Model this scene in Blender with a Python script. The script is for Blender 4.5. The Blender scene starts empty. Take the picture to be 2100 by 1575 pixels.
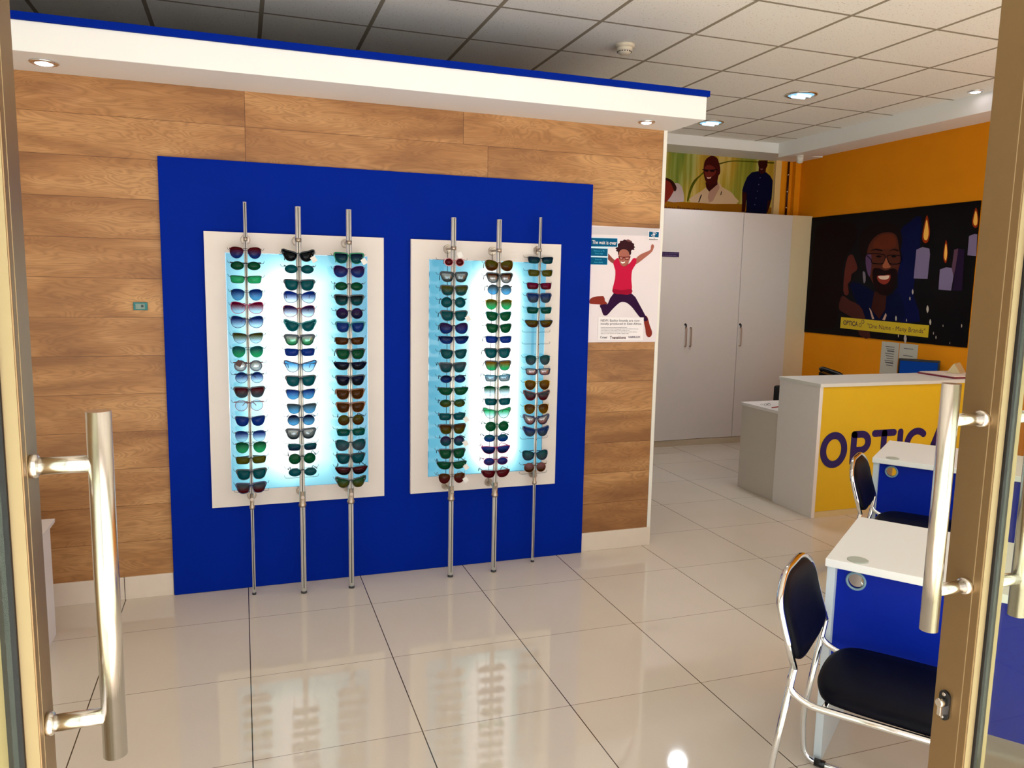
import bpy, bmesh, math, random
from mathutils import Vector, Matrix
random.seed(7)
S = bpy.context.scene
COL = S.collection
PI = math.pi
# ------------------------------------------------------------------ camera
W, H, FPX = 2100.0, 1575.0, 1587.67
CAM = Vector((-1.7999, -4.4419, 1.6679))
YAW, PITCH, ROLL = 0.3372, 0.1312, 0.0197
fwd = Vector((math.sin(YAW)*math.cos(PITCH), math.cos(YAW)*math.cos(PITCH), -math.sin(PITCH)))
r0 = Vector((math.cos(YAW), -math.sin(YAW), 0)); u0 = r0.cross(fwd)
rgt = math.cos(ROLL)*r0 + math.sin(ROLL)*u0
upv = -math.sin(ROLL)*r0 + math.cos(ROLL)*u0
cd = bpy.data.cameras.new('camera'); cam = bpy.data.objects.new('camera', cd); COL.objects.link(cam)
cam.matrix_world = Matrix(((rgt.x, upv.x, -fwd.x, CAM.x), (rgt.y, upv.y, -fwd.y, CAM.y), (rgt.z, upv.z, -fwd.z, CAM.z), (0, 0, 0, 1)))
cd.sensor_width = 36; cd.lens = FPX/W*36; cd.clip_start = 0.05
S.camera = cam
def at(px, py, axis, val):
    """the point of the plane axis=val that the photograph shows at px, py"""
    d = fwd + (px-W/2)/FPX*rgt + (H/2-py)/FPX*upv
    return CAM + d*((val-CAM[axis])/d[axis])
# ------------------------------------------------------------------ view, world, sun
S.view_settings.view_transform = 'Standard'; S.view_settings.look = 'None'
S.view_settings.exposure = 0.45; S.view_settings.gamma = 1.0
wd = bpy.data.worlds.new('sky'); S.world = wd; wd.use_nodes = True
bg = wd.node_tree.nodes['Background']; bg.inputs[0].default_value = (0.95, 0.955, 1.0, 1); bg.inputs[1].default_value = 2.0
sd = bpy.data.lights.new('sun', 'SUN'); sun = bpy.data.objects.new('sun', sd); COL.objects.link(sun)
sd.energy = 12.5; sd.color = (1, 0.965, 0.975); sd.angle = 0.02
sun.rotation_euler = Vector((-0.25, 0.42, -0.87)).to_track_quat('-Z', 'Y').to_euler()
def lamp(name, kind, loc, energy, color=(1, 1, 1), size=0.1, direction=(0, 0, -1), spot=2.2, blend=.6):
    l = bpy.data.lights.new(name, kind); o = bpy.data.objects.new(name, l); COL.objects.link(o)
    o.location = loc; l.energy = energy; l.color = color
    if kind == 'AREA': l.shape = 'DISK'; l.size = size
    else: l.shadow_soft_size = size
    if kind == 'SPOT': l.spot_size = spot; l.spot_blend = blend
    o.rotation_euler = Vector(direction).to_track_quat('-Z', 'Y').to_euler()
    return o
ZC = 3.126
for n, (x, y, e) in enumerate([(2.273, .643, 30), (2.233, 1.8, 30), (2.27, -1.9, 30)]):  # last lamp is added out of view to light the desk side
    lamp('downlight_lamp', 'SPOT', (x, y, ZC-.03), e, (.86, .93, 1), .08, spot=2.6)
for x, y, z in [(-2.595, -.385, 2.57), (.408, -.372, 2.57), (3.347, .05, ZC-.03)]:
    lamp('spot_lamp', 'SPOT', (x, y, z), 2.0, (1, .93, .85), .03, spot=1.35)

# ------------------------------------------------------------------ materials
def lin(c):
    return tuple((v/255/12.92 if v/255 <= .04045 else ((v/255+.055)/1.055)**2.4) for v in c[:3]) + (1,)
MC = {}
def mat(name, rgb, rough=.5, metal=0.0, spec=.5, noise=0.0, nscale=20, bump=0.0, bscale=200, coat=0.0, aniso=None):
    if name in MC: return MC[name]
    if name.split('_')[0] in ('print', 'mural', 'candle'): rough, spec = .6, .08
    m = bpy.data.materials.new(name); m.use_nodes = True; nt = m.node_tree; b = nt.nodes['Principled BSDF']
    b.inputs['Base Color'].default_value = lin(rgb); b.inputs['Roughness'].default_value = rough
    b.inputs['Metallic'].default_value = metal; b.inputs['Specular IOR Level'].default_value = spec
    b.inputs['Coat Weight'].default_value = coat
    tc = nt.nodes.new('ShaderNodeTexCoord')
    if noise:
        n = nt.nodes.new('ShaderNodeTexNoise'); n.inputs['Scale'].default_value = nscale; n.inputs['Detail'].default_value = 4
        nt.links.new(tc.outputs['Object'], n.inputs['Vector'])
        mx = nt.nodes.new('ShaderNodeMix'); mx.data_type = 'RGBA'
        a = lin(rgb); mx.inputs['A'].default_value = tuple(v*(1-noise) for v in a[:3])+(1,)
        mx.inputs['B'].default_value = tuple(min(1, v*(1+noise)) for v in a[:3])+(1,)
        nt.links.new(n.outputs['Fac'], mx.inputs['Factor']); nt.links.new(mx.outputs['Result'], b.inputs['Base Color'])
    if bump:
        n = nt.nodes.new('ShaderNodeTexNoise'); n.inputs['Scale'].default_value = bscale
        if aniso:
            mp = nt.nodes.new('ShaderNodeMapping'); mp.inputs['Scale'].default_value = aniso
            nt.links.new(tc.outputs['Object'], mp.inputs['Vector']); nt.links.new(mp.outputs['Vector'], n.inputs['Vector'])
        else: nt.links.new(tc.outputs['Object'], n.inputs['Vector'])
        bp = nt.nodes.new('ShaderNodeBump'); bp.inputs['Strength'].default_value = bump; bp.inputs['Distance'].default_value = .002
        nt.links.new(n.outputs['Fac'], bp.inputs['Height']); nt.links.new(bp.outputs['Normal'], b.inputs['Normal'])
    MC[name] = m
    return m
def emit(name, rgb, strength):
    if name in MC: return MC[name]
    m = bpy.data.materials.new(name); m.use_nodes = True; nt = m.node_tree; nt.nodes.clear()
    e = nt.nodes.new('ShaderNodeEmission'); e.inputs[0].default_value = lin(rgb); e.inputs[1].default_value = strength
    o = nt.nodes.new('ShaderNodeOutputMaterial'); nt.links.new(e.outputs[0], o.inputs[0]); MC[name] = m
    return m
def thin_glass(name, tint, gloss=.06, rough=.02):
    if name in MC: return MC[name]
    m = bpy.data.materials.new(name); m.use_nodes = True; nt = m.node_tree; nt.nodes.clear()
    t = nt.nodes.new('ShaderNodeBsdfTransparent'); t.inputs[0].default_value = tint+(1,)
    g = nt.nodes.new('ShaderNodeBsdfGlossy'); g.inputs['Roughness'].default_value = rough
    mx = nt.nodes.new('ShaderNodeMixShader'); mx.inputs[0].default_value = gloss
    o = nt.nodes.new('ShaderNodeOutputMaterial')
    nt.links.new(t.outputs[0], mx.inputs[1]); nt.links.new(g.outputs[0], mx.inputs[2]); nt.links.new(mx.outputs[0], o.inputs[0])
    MC[name] = m
    return m
class G:
    """tiny node-graph helper"""
    def __init__(s, name):
        s.m = bpy.data.materials.new(name); s.m.use_nodes = True; s.nt = s.m.node_tree; s.b = s.nt.nodes['Principled BSDF']; MC[name] = s.m
    def n(s, t, **k):
        x = s.nt.nodes.new(t)
        for a, v in k.items(): setattr(x, a, v)
        return x
    def l(s, a, b): s.nt.links.new(a, b)
    def put(s, sock, v):
        if hasattr(v, 'is_output'): s.l(v, sock)
        else: sock.default_value = v
    def math(s, op, a, b=0.0, c=None):
        x = s.n('ShaderNodeMath', operation=op); s.put(x.inputs[0], a); s.put(x.inputs[1], b)
        if c is not None: s.put(x.inputs[2], c)
        return x.outputs[0]
    def mix(s, f, a, b, bt='MIX'):
        x = s.n('ShaderNodeMix', data_type='RGBA', blend_type=bt); s.put(x.inputs['Factor'], f); s.put(x.inputs['A'], a); s.put(x.inputs['B'], b)
        return x.outputs['Result']
    def xyz(s):
        t = s.n('ShaderNodeTexCoord'); p = s.n('ShaderNodeSeparateXYZ'); s.l(t.outputs['Object'], p.inputs[0]); return p.outputs
    def comb(s, x, y, z):
        c = s.n('ShaderNodeCombineXYZ'); s.put(c.inputs[0], x); s.put(c.inputs[1], y); s.put(c.inputs[2], z); return c.outputs[0]
    def noise(s, vec, sc, det=3, dist=0):
        x = s.n('ShaderNodeTexNoise'); s.l(vec, x.inputs['Vector']); x.inputs['Scale'].default_value = sc; x.inputs['Detail'].default_value = det
        x.inputs['Distortion'].default_value = dist; return x.outputs['Fac']
    def ramp(s, f, stops):
        x = s.n('ShaderNodeValToRGB'); s.l(f, x.inputs[0]); e = x.color_ramp.elements
        while len(e) < len(stops): e.new(.5)
        for i, (p, c) in enumerate(stops): e[i].position = p; e[i].color = lin(c)
        return x.outputs[0]

def floor_mat():
    g = G('polished_cream_tiles'); x, y, z = g.xyz()
    def lines(c, w):
        f = g.math('FRACT', g.math('DIVIDE', g.math('ADD', c, 60.0), .6))
        d = g.math('MINIMUM', f, g.math('SUBTRACT', 1.0, f)); return g.math('LESS_THAN', d, w/.6)
    gx = lines(x, .0022); gy = lines(y, .0016)
    cell = g.comb(g.math('FLOOR', g.math('DIVIDE', g.math('ADD', x, 60), .6)), g.math('FLOOR', g.math('DIVIDE', g.math('ADD', y, 60), .6)), 0)
    wn = g.n('ShaderNodeTexWhiteNoise', noise_dimensions='3D'); g.l(cell, wn.inputs['Vector'])
    t = g.mix(wn.outputs['Value'], lin((220, 206, 192)), lin((226, 213, 200)))
    t = g.mix(g.math('MULTIPLY', g.noise(g.comb(x, y, z), 3, 5), .35), t, lin((196, 182, 160)))
    t = g.mix(g.math('MULTIPLY', g.noise(g.comb(x, y, z), 260, 2), .22), t, lin((176, 162, 142)))
    t = g.mix(g.math('MULTIPLY', gy, .75), t, lin((100, 78, 52)))
    t = g.mix(g.math('MULTIPLY', gx, .95), t, lin((62, 44, 24)))
    g.l(t, g.b.inputs['Base Color'])
    g.b.inputs['Roughness'].default_value = .045; g.b.inputs['Specular IOR Level'].default_value = .55
    return g.m
def ceiling_mat():
    g = G('mineral_ceiling_tiles'); x, y, z = g.xyz()
    def lines(c, o, w):
        f = g.math('FRACT', g.math('DIVIDE', g.math('ADD', c, 60.0-o), .6))
        d = g.math('MINIMUM', f, g.math('SUBTRACT', 1.0, f)); return g.math('LESS_THAN', d, w/.6)
    gr = g.math('MAXIMUM', lines(x, .747, .012), lines(y, -.2804, .010))
    v = g.comb(x, y, 0)
    sp = g.math('GREATER_THAN', g.noise(v, 90, 2), .66)
    t = g.mix(g.math('MULTIPLY', g.noise(v, 60, 4), .25), lin((244, 240, 232)), lin((228, 220, 208)))
    t = g.mix(g.math('MULTIPLY', sp, .55), t, lin((150, 130, 105)))
    t = g.mix(gr, t, lin((148, 136, 116)))
    g.l(t, g.b.inputs['Base Color']); g.b.inputs['Roughness'].default_value = .9
    return g.m
def wood_mat():
    g = G('oak_laminate_planks'); x, y, z = g.xyz()
    zz = g.math('DIVIDE', g.math('ADD', z, .08), .192)
    row = g.math('FLOOR', zz); fr = g.math('FRACT', zz)
    sh = g.math('SUBTRACT', .62, g.math('MULTIPLY', g.math('FRACT', g.math('MULTIPLY', g.math('SUBTRACT', 13.0, row), .343)), .42))
    xs = g.math('DIVIDE', g.math('ADD', g.math('ADD', x, 12.85), sh), 1.285)
    top = g.math('MULTIPLY', g.math('GREATER_THAN', row, 12.5), g.math('LESS_THAN', x, -1.2))
    xs = g.math('SUBTRACT', xs, g.math('MULTIPLY', top, .145/1.285))
    pl = g.math('FLOOR', xs); fx = g.math('FRACT', xs)
    wn = g.n('ShaderNodeTexWhiteNoise', noise_dimensions='3D'); g.l(g.comb(row, pl, 0), wn.inputs['Vector'])
    r = wn.outputs['Value']
    off = g.math('MULTIPLY', r, 37.0)
    v = g.comb(g.math('ADD', g.math('MULTIPLY', x, 1.5), off), off, g.math('MULTIPLY', z, 9.0))
    rings = g.noise(v, 1.25, 2, 1.2)
    rr = g.math('ABSOLUTE', g.math('SUBTRACT', g.math('FRACT', g.math('MULTIPLY', rings, 16.0)), .5))
    rr = g.math('POWER', g.math('MULTIPLY', rr, 2.0), 1.6)
    v2 = g.comb(g.math('ADD', g.math('MULTIPLY', x, 5.0), off), 0.0, g.math('MULTIPLY', z, 140.0))
    fine = g.noise(v2, 2.0, 6)
    blot = g.noise(g.comb(g.math('ADD', g.math('MULTIPLY', x, 1.2), off), off, g.math('MULTIPLY', z, 5.0)), 1.3, 4, .4)
    t = g.ramp(blot, [(.34, (128, 80, 42)), (.5, (174, 120, 70)), (.66, (204, 152, 98))])
    t = g.mix(g.math('MULTIPLY', rr, .46), t, lin((104, 62, 30)))
    t = g.mix(g.math('MULTIPLY', g.math('MULTIPLY', g.math('SUBTRACT', fine, .5), 2.2), .6), t, lin((104, 66, 34)))
    t = g.mix(g.math('MULTIPLY', fine, .25), t, lin((206, 160, 108)))
    t = g.mix(g.math('MULTIPLY', r, .3), t, lin((124, 76, 40)))
    seam = g.math('MAXIMUM', g.math('LESS_THAN', g.math('MINIMUM', fr, g.math('SUBTRACT', 1, fr)), .006), g.math('LESS_THAN', fx, .0022))
    t = g.mix(g.math('MULTIPLY', seam, .8), t, lin((80, 46, 20)))
    g.l(t, g.b.inputs['Base Color']); g.b.inputs['Roughness'].default_value = .45; g.b.inputs['Specular IOR Level'].default_value = .35
    return g.m
def panel_light_mat(name, x0, x1, z0, z1, glow_bands):
    """opal acrylic with its backlight painted into the emission as vertical tubes: brighter along each band, bluer towards the border"""
    m = bpy.data.materials.new(name); m.use_nodes = True; g = G.__new__(G); g.m = m; g.nt = m.node_tree; g.nt.nodes.clear()
    t = g.n('ShaderNodeTexCoord'); p = g.n('ShaderNodeSeparateXYZ'); g.l(t.outputs['Object'], p.inputs[0])
    x, y, z = p.outputs
    acc = 0.0
    for cx, w, a in glow_bands:
        d = g.math('DIVIDE', g.math('SUBTRACT', x, cx), w)
        e = g.math('EXPONENT', g.math('MULTIPLY', g.math('MULTIPLY', d, d), -1.0))
        acc = g.math('ADD', g.math('MULTIPLY', e, a), acc)
    h = (z1-z0)/2
    dz = g.math('DIVIDE', g.math('ABSOLUTE', z), h)
    fall = g.math('SMOOTH_MAX', g.math('MULTIPLY', g.math('SUBTRACT', 1.08, dz), 3.2), 0.0, .05)
    fall = g.math('MINIMUM', fall, 1.0)
    acc = g.math('MULTIPLY', acc, fall)
    v = g.comb(x, 0.0, z)
    acc = g.math('ADD', acc, g.math('MULTIPLY', g.math('SUBTRACT', g.noise(v, 5, 2), .5), .12))
    rp = g.ramp(acc, [(0.0, (96, 172, 200)), (.35, (138, 212, 226)), (.7, (196, 244, 248)), (1.0, (250, 255, 255))])
    e = g.n('ShaderNodeEmission'); g.l(rp, e.inputs[0]); g.l(g.math('ADD', .78, g.math('MULTIPLY', acc, .55)), e.inputs[1])
    gl = g.n('ShaderNodeBsdfGlossy'); gl.inputs['Roughness'].default_value = .12
    mx = g.n('ShaderNodeMixShader'); mx.inputs[0].default_value = .05
    o = g.n('ShaderNodeOutputMaterial'); g.l(e.outputs[0], mx.inputs[1]); g.l(gl.outputs[0], mx.inputs[2]); g.l(mx.outputs[0], o.inputs[0])
    return m
M_floor, M_ceil, M_wood = floor_mat(), ceiling_mat(), wood_mat()
M_white = mat('white_paint', (232, 226, 216), .6, noise=.02)
M_soffit = mat('soffit_white_paint', (240, 238, 236), .55)
M_blue = mat('royal_blue_paint', (0, 33, 140), .65, spec=.04, noise=.10, nscale=3)
M_board = mat('white_laminate_board', (222, 210, 202), .45, noise=.02)
M_lam = mat('white_melamine', (234, 226, 222), .4, noise=.02)
M_lam2 = mat('warm_grey_melamine', (206, 194, 184), .4, noise=.03)
M_yellow = mat('amber_wall_paint', (232, 142, 4), .7, spec=.2, noise=.06, nscale=4)
M_ybright = mat('yellow_panel', (228, 182, 34), .55, spec=.3, noise=.03, nscale=6)
M_steel = mat('brushed_steel', (222, 216, 206), .24, 1.0, noise=.03, nscale=80)
M_pole = mat('polished_pole', (244, 240, 232), .32, .45)
M_chrome = mat('chrome', (225, 225, 225), .08, 1.0)
M_wire = mat('dark_wire', (70, 84, 92), .3, .6)
M_satin = mat('satin_nickel', (176, 160, 146), .3, .9)
M_slot = mat('black_slot', (14, 14, 16), .5)
M_alu = mat('bronze_anodised_aluminium', (146, 120, 82), .42, .8, noise=.04, nscale=40, bump=.1, bscale=900)
M_alul = mat('lit_aluminium_bead', (166, 144, 104), .5, .4, noise=.03)  # paler copy of the bronze, daylight on the return faces put into the colour
M_gasket = mat('black_rubber', (16, 14, 14), .6)
M_vinyl = mat('black_vinyl', (4, 4, 14), .5, spec=.10, noise=.15, nscale=60, bump=.1, bscale=300)
M_skirt = mat('cream_skirting_tile', (222, 204, 188), .3, noise=.04)
M_black = mat('black_plastic', (14, 14, 16), .35)
M_dgrey = mat('dark_grey_plastic', (50, 50, 54), .4)
M_deskblue = mat('royal_blue_desk_panel', (0, 32, 152), .45, spec=.12, noise=.05)
M_glass = thin_glass('door_glass', (.90, .94, .88), .05)
M_cream = mat('cream_plastic', (228, 214, 190), .45)

# ------------------------------------------------------------------ mesh helpers
ORG = {}
def root_of(o):
    while o.parent: o = o.parent
    return o
def tag(o, label=None, cat=None, group=None, kind=None):
    if label: o['label'] = label
    if cat: o['category'] = cat
    if group: o['group'] = group
    if kind: o['kind'] = kind
    return o
def thing(name, label, cat, loc=(0, 0, 0), rz=0, group=None, rot=None):
    o = bpy.data.objects.new(name, None); COL.objects.link(o); o.empty_display_size = .05
    o.location = loc; o.rotation_euler = rot if rot else (0, 0, rz)
    return tag(o, label, cat, group)
def crom(pts, seg=4, closed=True):
    out = []; n = len(pts)
    rng = range(n) if closed else range(n-1)
    for i in rng:
        g = (lambda k: pts[k % n]) if closed else (lambda k: pts[max(0, min(n-1, k))])
        p0, p1, p2, p3 = map(Vector, (g(i-1), g(i), g(i+1), g(i+2)))
        for s in range(seg):
            t = s/seg
            out.append(.5*((2*p1)+(p2-p0)*t+(2*p0-5*p1+4*p2-p3)*t*t+(3*p1-p0-3*p2+p3)*t**3))
    if not closed: out.append(Vector(pts[-1]))
    return out
def fillet(pts, rad, seg=6):
    """round the inner corners of a polyline"""
    pts = [Vector(p) for p in pts]; out = [pts[0]]
    for i in range(1, len(pts)-1):
        a, b, c = pts[i-1], pts[i], pts[i+1]
        r = rad[i] if isinstance(rad, (list, tuple)) else rad
        r = min(r, (a-b).length*.49, (c-b).length*.49)
        p, q = b+(a-b).normalized()*r, b+(c-b).normalized()*r
        for s in range(seg+1):
            t = s/seg; out.append((1-t)**2*p+2*t*(1-t)*b+t*t*q)
    out.append(pts[-1]); return out
class MB:
    def __init__(s): s.bm = bmesh.new()
    def box(s, x0, y0, z0, x1, y1, z1, bev=0, seg=2):
        b = bmesh.new(); bmesh.ops.create_cube(b, size=1)
        for v in b.verts: v.co = Vector(((x0+x1)/2+v.co.x*(x1-x0), (y0+y1)/2+v.co.y*(y1-y0), (z0+z1)/2+v.co.z*(z1-z0)))
        if bev: bmesh.ops.bevel(b, geom=b.edges[:], offset=bev, segments=seg, affect='EDGES', profile=.5)
        return s.add(b)
    def add(s, b, mtx=None):
        if mtx: bmesh.ops.transform(b, matrix=mtx, verts=b.verts)
        me = bpy.data.meshes.new('t'); b.to_mesh(me); b.free(); s.bm.from_mesh(me); bpy.data.meshes.remove(me); return s
    def tube(s, pts, r, n=10, closed=False, cap=True, flat=1.0):
        pts = [Vector(p) for p in pts]; N = len(pts); rings = []; bm = s.bm
        prev = None
        for i, p in enumerate(pts):
            if closed: t = pts[(i+1) % N]-pts[i-1]
            else: t = pts[min(i+1, N-1)]-pts[max(i-1, 0)]
            t.normalize()
            if prev is None:
                a = Vector((0, 0, 1)) if abs(t.z) < .9 else Vector((1, 0, 0)); nx = t.cross(a).normalized()
            else: nx = (prev-t*prev.dot(t)).normalized()
            prev = nx; ny = t.cross(nx)
            rr = r[i] if isinstance(r, (list, tuple)) else r
            rings.append([bm.verts.new(p+rr*(math.cos(2*PI*k/n)*nx+math.sin(2*PI*k/n)*ny*flat)) for k in range(n)])
        for i in range(N if closed else N-1):
            A, B = rings[i], rings[(i+1) % N]
            for k in range(n): bm.faces.new((A[k], A[(k+1) % n], B[(k+1) % n], B[k])).smooth = True
        if cap and not closed:
            bm.faces.new(rings[0][::-1]); bm.faces.new(rings[-1])
        return s
    def cyl(s, a, b, r, n=24): return s.tube([a, b], r, n)
    def lathe(s, prof, origin, axis='z', n=24):
        """prof: (radius, height) along the axis"""
        o = Vector(origin); bm = s.bm; rings = []
        for r, h in prof:
            ring = []
            for k in range(n):
                c, d = math.cos(2*PI*k/n)*r, math.sin(2*PI*k/n)*r
                ring.append(bm.verts.new(o+(Vector((c, d, h)) if axis == 'z' else Vector((c, h, d)) if axis == 'y' else Vector((h, c, d)))))
            rings.append(ring)
        for A, B in zip(rings, rings[1:]):
            for k in range(n): bm.faces.new((A[k], A[(k+1) % n], B[(k+1) % n], B[k])).smooth = True
        bm.faces.new(rings[0]); bm.faces.new(rings[-1])
        return s
    def prism(s, pts, d):
        """pts: outline of 3-D points, d: extrusion vector"""
        d = Vector(d); A = [s.bm.verts.new(Vector(p)) for p in pts]; B = [s.bm.verts.new(Vector(p)+d) for p in pts]; n = len(A)
        s.bm.faces.new(A[::-1]); s.bm.faces.new(B)
        for k in range(n): s.bm.faces.new((A[k], A[(k+1) % n], B[(k+1) % n], B[k]))
        return s
    def face(s, pts): s.bm.faces.new([s.bm.verts.new(Vector(p)) for p in pts]); return s
    def build(s, name, m, parent=None, world=False, label=None, smooth=False):
        me = bpy.data.meshes.new(name)
        if world and parent:
            o = root_of(parent); bmesh.ops.translate(s.bm, verts=s.bm.verts, vec=-Vector(o.location))
        bmesh.ops.recalc_face_normals(s.bm, faces=s.bm.faces)
        if smooth:
            for f in s.bm.faces: f.smooth = True
        s.bm.to_mesh(me); s.bm.free(); me.materials.append(m)
        o = bpy.data.objects.new(name, me); COL.objects.link(o)
        if parent: o.parent = parent
        if label: o['label'] = label
        return o
def box(name, m, dims, parent=None, world=True, bev=0, label=None):
    return MB().box(*dims, bev=bev).build(name, m, parent, world, label)
def struct(name, m, dims, label, cat='wall', bev=0):
    return tag(box(name, m, dims, bev=bev), label, cat, kind='structure')
def text(name, s, m, parent, org, xd, zd, w, h, bold=0.0, depth=.0006, world=True, shear=0, space=1.0, label=None):
    """lettering fitted into a w by h rectangle that starts at org and runs along xd (across) and zd (up)"""
    c = bpy.data.curves.new(name, 'FONT'); c.body = s; c.offset = bold; c.resolution_u = 3; c.shear = shear; c.space_character = space
    t = bpy.data.objects.new(name, c); COL.objects.link(t)
    bpy.context.view_layer.update()
    me = bpy.data.meshes.new_from_object(t.evaluated_get(bpy.context.evaluated_depsgraph_get()))
    bpy.data.objects.remove(t); bpy.data.curves.remove(c)
    xs = [v.co.x for v in me.vertices]; ys = [v.co.y for v in me.vertices]
    x0, x1, y0, y1 = min(xs), max(xs), min(ys), max(ys)
    xd, zd = Vector(xd).normalized(), Vector(zd).normalized(); nd = xd.cross(zd)
    o0 = Vector(org) - (root_of(parent).location if (parent and world) else Vector())
    for v in me.vertices:
        v.co = o0+xd*((v.co.x-x0)/(x1-x0)*w)+zd*((v.co.y-y0)/(y1-y0)*h)+nd*depth
    me.materials.clear(); me.materials.append(m)
    o = bpy.data.objects.new(name, me); COL.objects.link(o); o.parent = parent
    if label: o['label'] = label
    return o
class Sheet:
    """printed shapes on a flat poster standing on the plane axis=val, read off the photograph"""
    def __init__(s, root, axis, val, nrm, ox=0, oy=0, sc=1.0):
        s.root, s.axis, s.val, s.n, s.ox, s.oy, s.sc, s.k = root, axis, val, nrm, ox, oy, sc, 0
    def pt(s, q, lift=0): return at(s.ox+q[0]/s.sc, s.oy+q[1]/s.sc, s.axis, s.val+s.n*lift)
    def shape(s, name, m, pts, smooth=0, label=None):
        s.k += 1; lift = .0005+.00007*s.k
        P = [Vector(q) for q in pts]
        if smooth: P = crom(P, smooth)
        return MB().face([s.pt(q, lift) for q in P]).build(name, m, s.root, True, label)

# ------------------------------------------------------------------ the room
XL, XR, YF, YB = -3.8, 4.0, -4.15, 2.80
struct('floor', M_floor, (XL-.2, -4.4, -.1, XR+.2, YB+.2, 0), 'cream polished floor tiles with thin dark joints', 'floor')
struct('ceiling', M_ceil, (XL-.2, YF-.1, ZC, XR+.2, YB+.2, ZC+.12), 'suspended ceiling of speckled white tiles in a metal grid', 'ceiling')
struct('wall_right', M_yellow, (XR, YF, 0, XR+.15, YB, ZC), 'amber yellow painted side wall')
struct('wall_back', M_white, (XL, YB, 0, XR+.15, YB+.15, ZC), 'back wall behind the white cupboards')
struct('wall_left', M_white, (XL-.15, YF, 0, XL, YB+.15, ZC), 'white side wall')
WX1 = .632
struct('wall_front', M_wood, (XL, -.18, .12, WX1, -.09, 2.589), 'partition wall clad in horizontal oak planks')
struct('trim_11', M_skirt, (-2.17, -.178, 0, .17, -.09, .12), 'skirting strip behind the blue panel', 'skirting')
M_rear = mat('rear_bounce_absorber', (58, 57, 56), .7)  # dark tone put in to cut bounce and keep the ceiling behind shaded
struct('wall_inner', M_rear, (XL, -.09, 0, .655, -.03, 2.589), 'plastered rear of the plank partition')
struct('trim_1', M_white, (WX1, -.184, .12, .655, -.09, 2.589), 'pale corner trim strip closing the plank wall', 'trim')
struct('trim_2', M_rear, (.54, -.03, 0, .655, YB, 2.589), 'return wall behind the partition', 'trim')  # unseen wall, added to make the space behind the partition darker
b = MB()
for a, c in [(XL, -2.995), (-2.992, -2.404), (-2.401, -2.17), (.17, .655)]:
    b.box(a, -.188, 0, c, -.09, .12, bev=.002)
tag(b.build('baseboard_front', M_skirt), 'cream skirting tiles under the plank wall', 'skirting', kind='structure')
# soffit with blue top edge
struct('trim_3', M_soffit, (XL, -.541, 2.589, .69, -.03, 2.714), 'white boxed soffit projecting over the plank wall', 'soffit', bev=.003)
struct('trim_4', M_blue, (XL, -.553, 2.714, .703, -.03, 2.746), 'blue board edge on top of the soffit', 'trim', bev=.002)
# bulkheads at the back and right
struct('trim_5', M_soffit, (.655, 2.395, 3.025, XR, YB, ZC), 'white ceiling bulkhead along the back wall', 'bulkhead')
b = MB().prism([(3.442, YF, ZC), (3.442, YF, 2.985), (4.0, YF, 3.04), (4.0, YF, ZC)], (0, 2.395-YF, 0))
tag(b.build('trim_6', M_soffit), 'white ceiling bulkhead along the yellow wall', 'bulkhead', kind='structure')
# corner pier and pipe beside the mural
struct('trim_7', mat('cream_pier_paint', (232, 196, 132), .6), (3.703, 2.76, 2.0, 3.775, YB, 3.025), 'narrow cream pier at the end of the mural', 'pier')
struct('trim_8', M_yellow, (3.775, 2.775, 2.0, XR, YB, 3.025), 'yellow corner pier behind the dark pipe', 'pier')
struct('trim_9', M_yellow, (3.93, 2.72, 2.0, XR, 2.775, 3.025), 'yellow step of the corner pier', 'pier')
pp = thing('conduit', 'dark vertical conduit in the yellow corner above the cupboards', 'pipe', (3.865, 2.755, 2.43))
MB().cyl((0, 0, 0), (0, 0, .59), .011, 12).build('pipe', mat('maroon_pipe', (60, 8, 4), .4), pp)
for z in (.1, .27, .45):
    MB().lathe([(.015, -.006), (.015, .006)], (0, 0, z)).build('clip', M_steel, pp)
# ground outside, shopfront head and glazing beside the doors
struct('ground', mat('sunlit_paving', (206, 202, 203), .9, noise=.1), (-14, -18, -.12, 14, -4.4, -.02), 'pale paving outside the entrance', 'paving')
struct('wall_entrance', M_white, (XL-.15, -4.3, 2.75, XR+.15, YF, 3.6), 'shopfront head above the entrance')
struct('roof', M_white, (XL-.15, -5.3, 3.6, XR+.15, YB, 3.72), 'roof slab over the shop', 'roof')  # out of view; front overhang added to block direct sun
for i, (a, c) in enumerate([(XL, -2.16), (-.40, 1.8), (1.84, XR)]):
    w = tag(MB().box(a+.04, -4.23, .06, c-.04, -4.222, 2.7).build('window_%d' % (i+1), M_glass), 'fixed shopfront glass beside the doors', 'window', kind='structure')
    f = MB()
    for q in [(a, 0, a+.04, 2.75), (c-.04, 0, c, 2.75), (a+.04, 0, c-.04, .06), (a+.04, 2.7, c-.04, 2.75)]:
        f.box(q[0], -4.26, q[1], q[2], -4.19, q[3])
    f.build('window_frame', M_alu, w)

# ------------------------------------------------------------------ blue feature panel
fp = thing('feature_panel', 'tall royal blue panel on the plank wall around both sunglasses displays', 'panel', (-1.0, -.2, 0))
MB().box(-2.168, -.2, .001, .168, -.1805, 2.243, bev=.002).build('panel', M_blue, fp, True)
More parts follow.
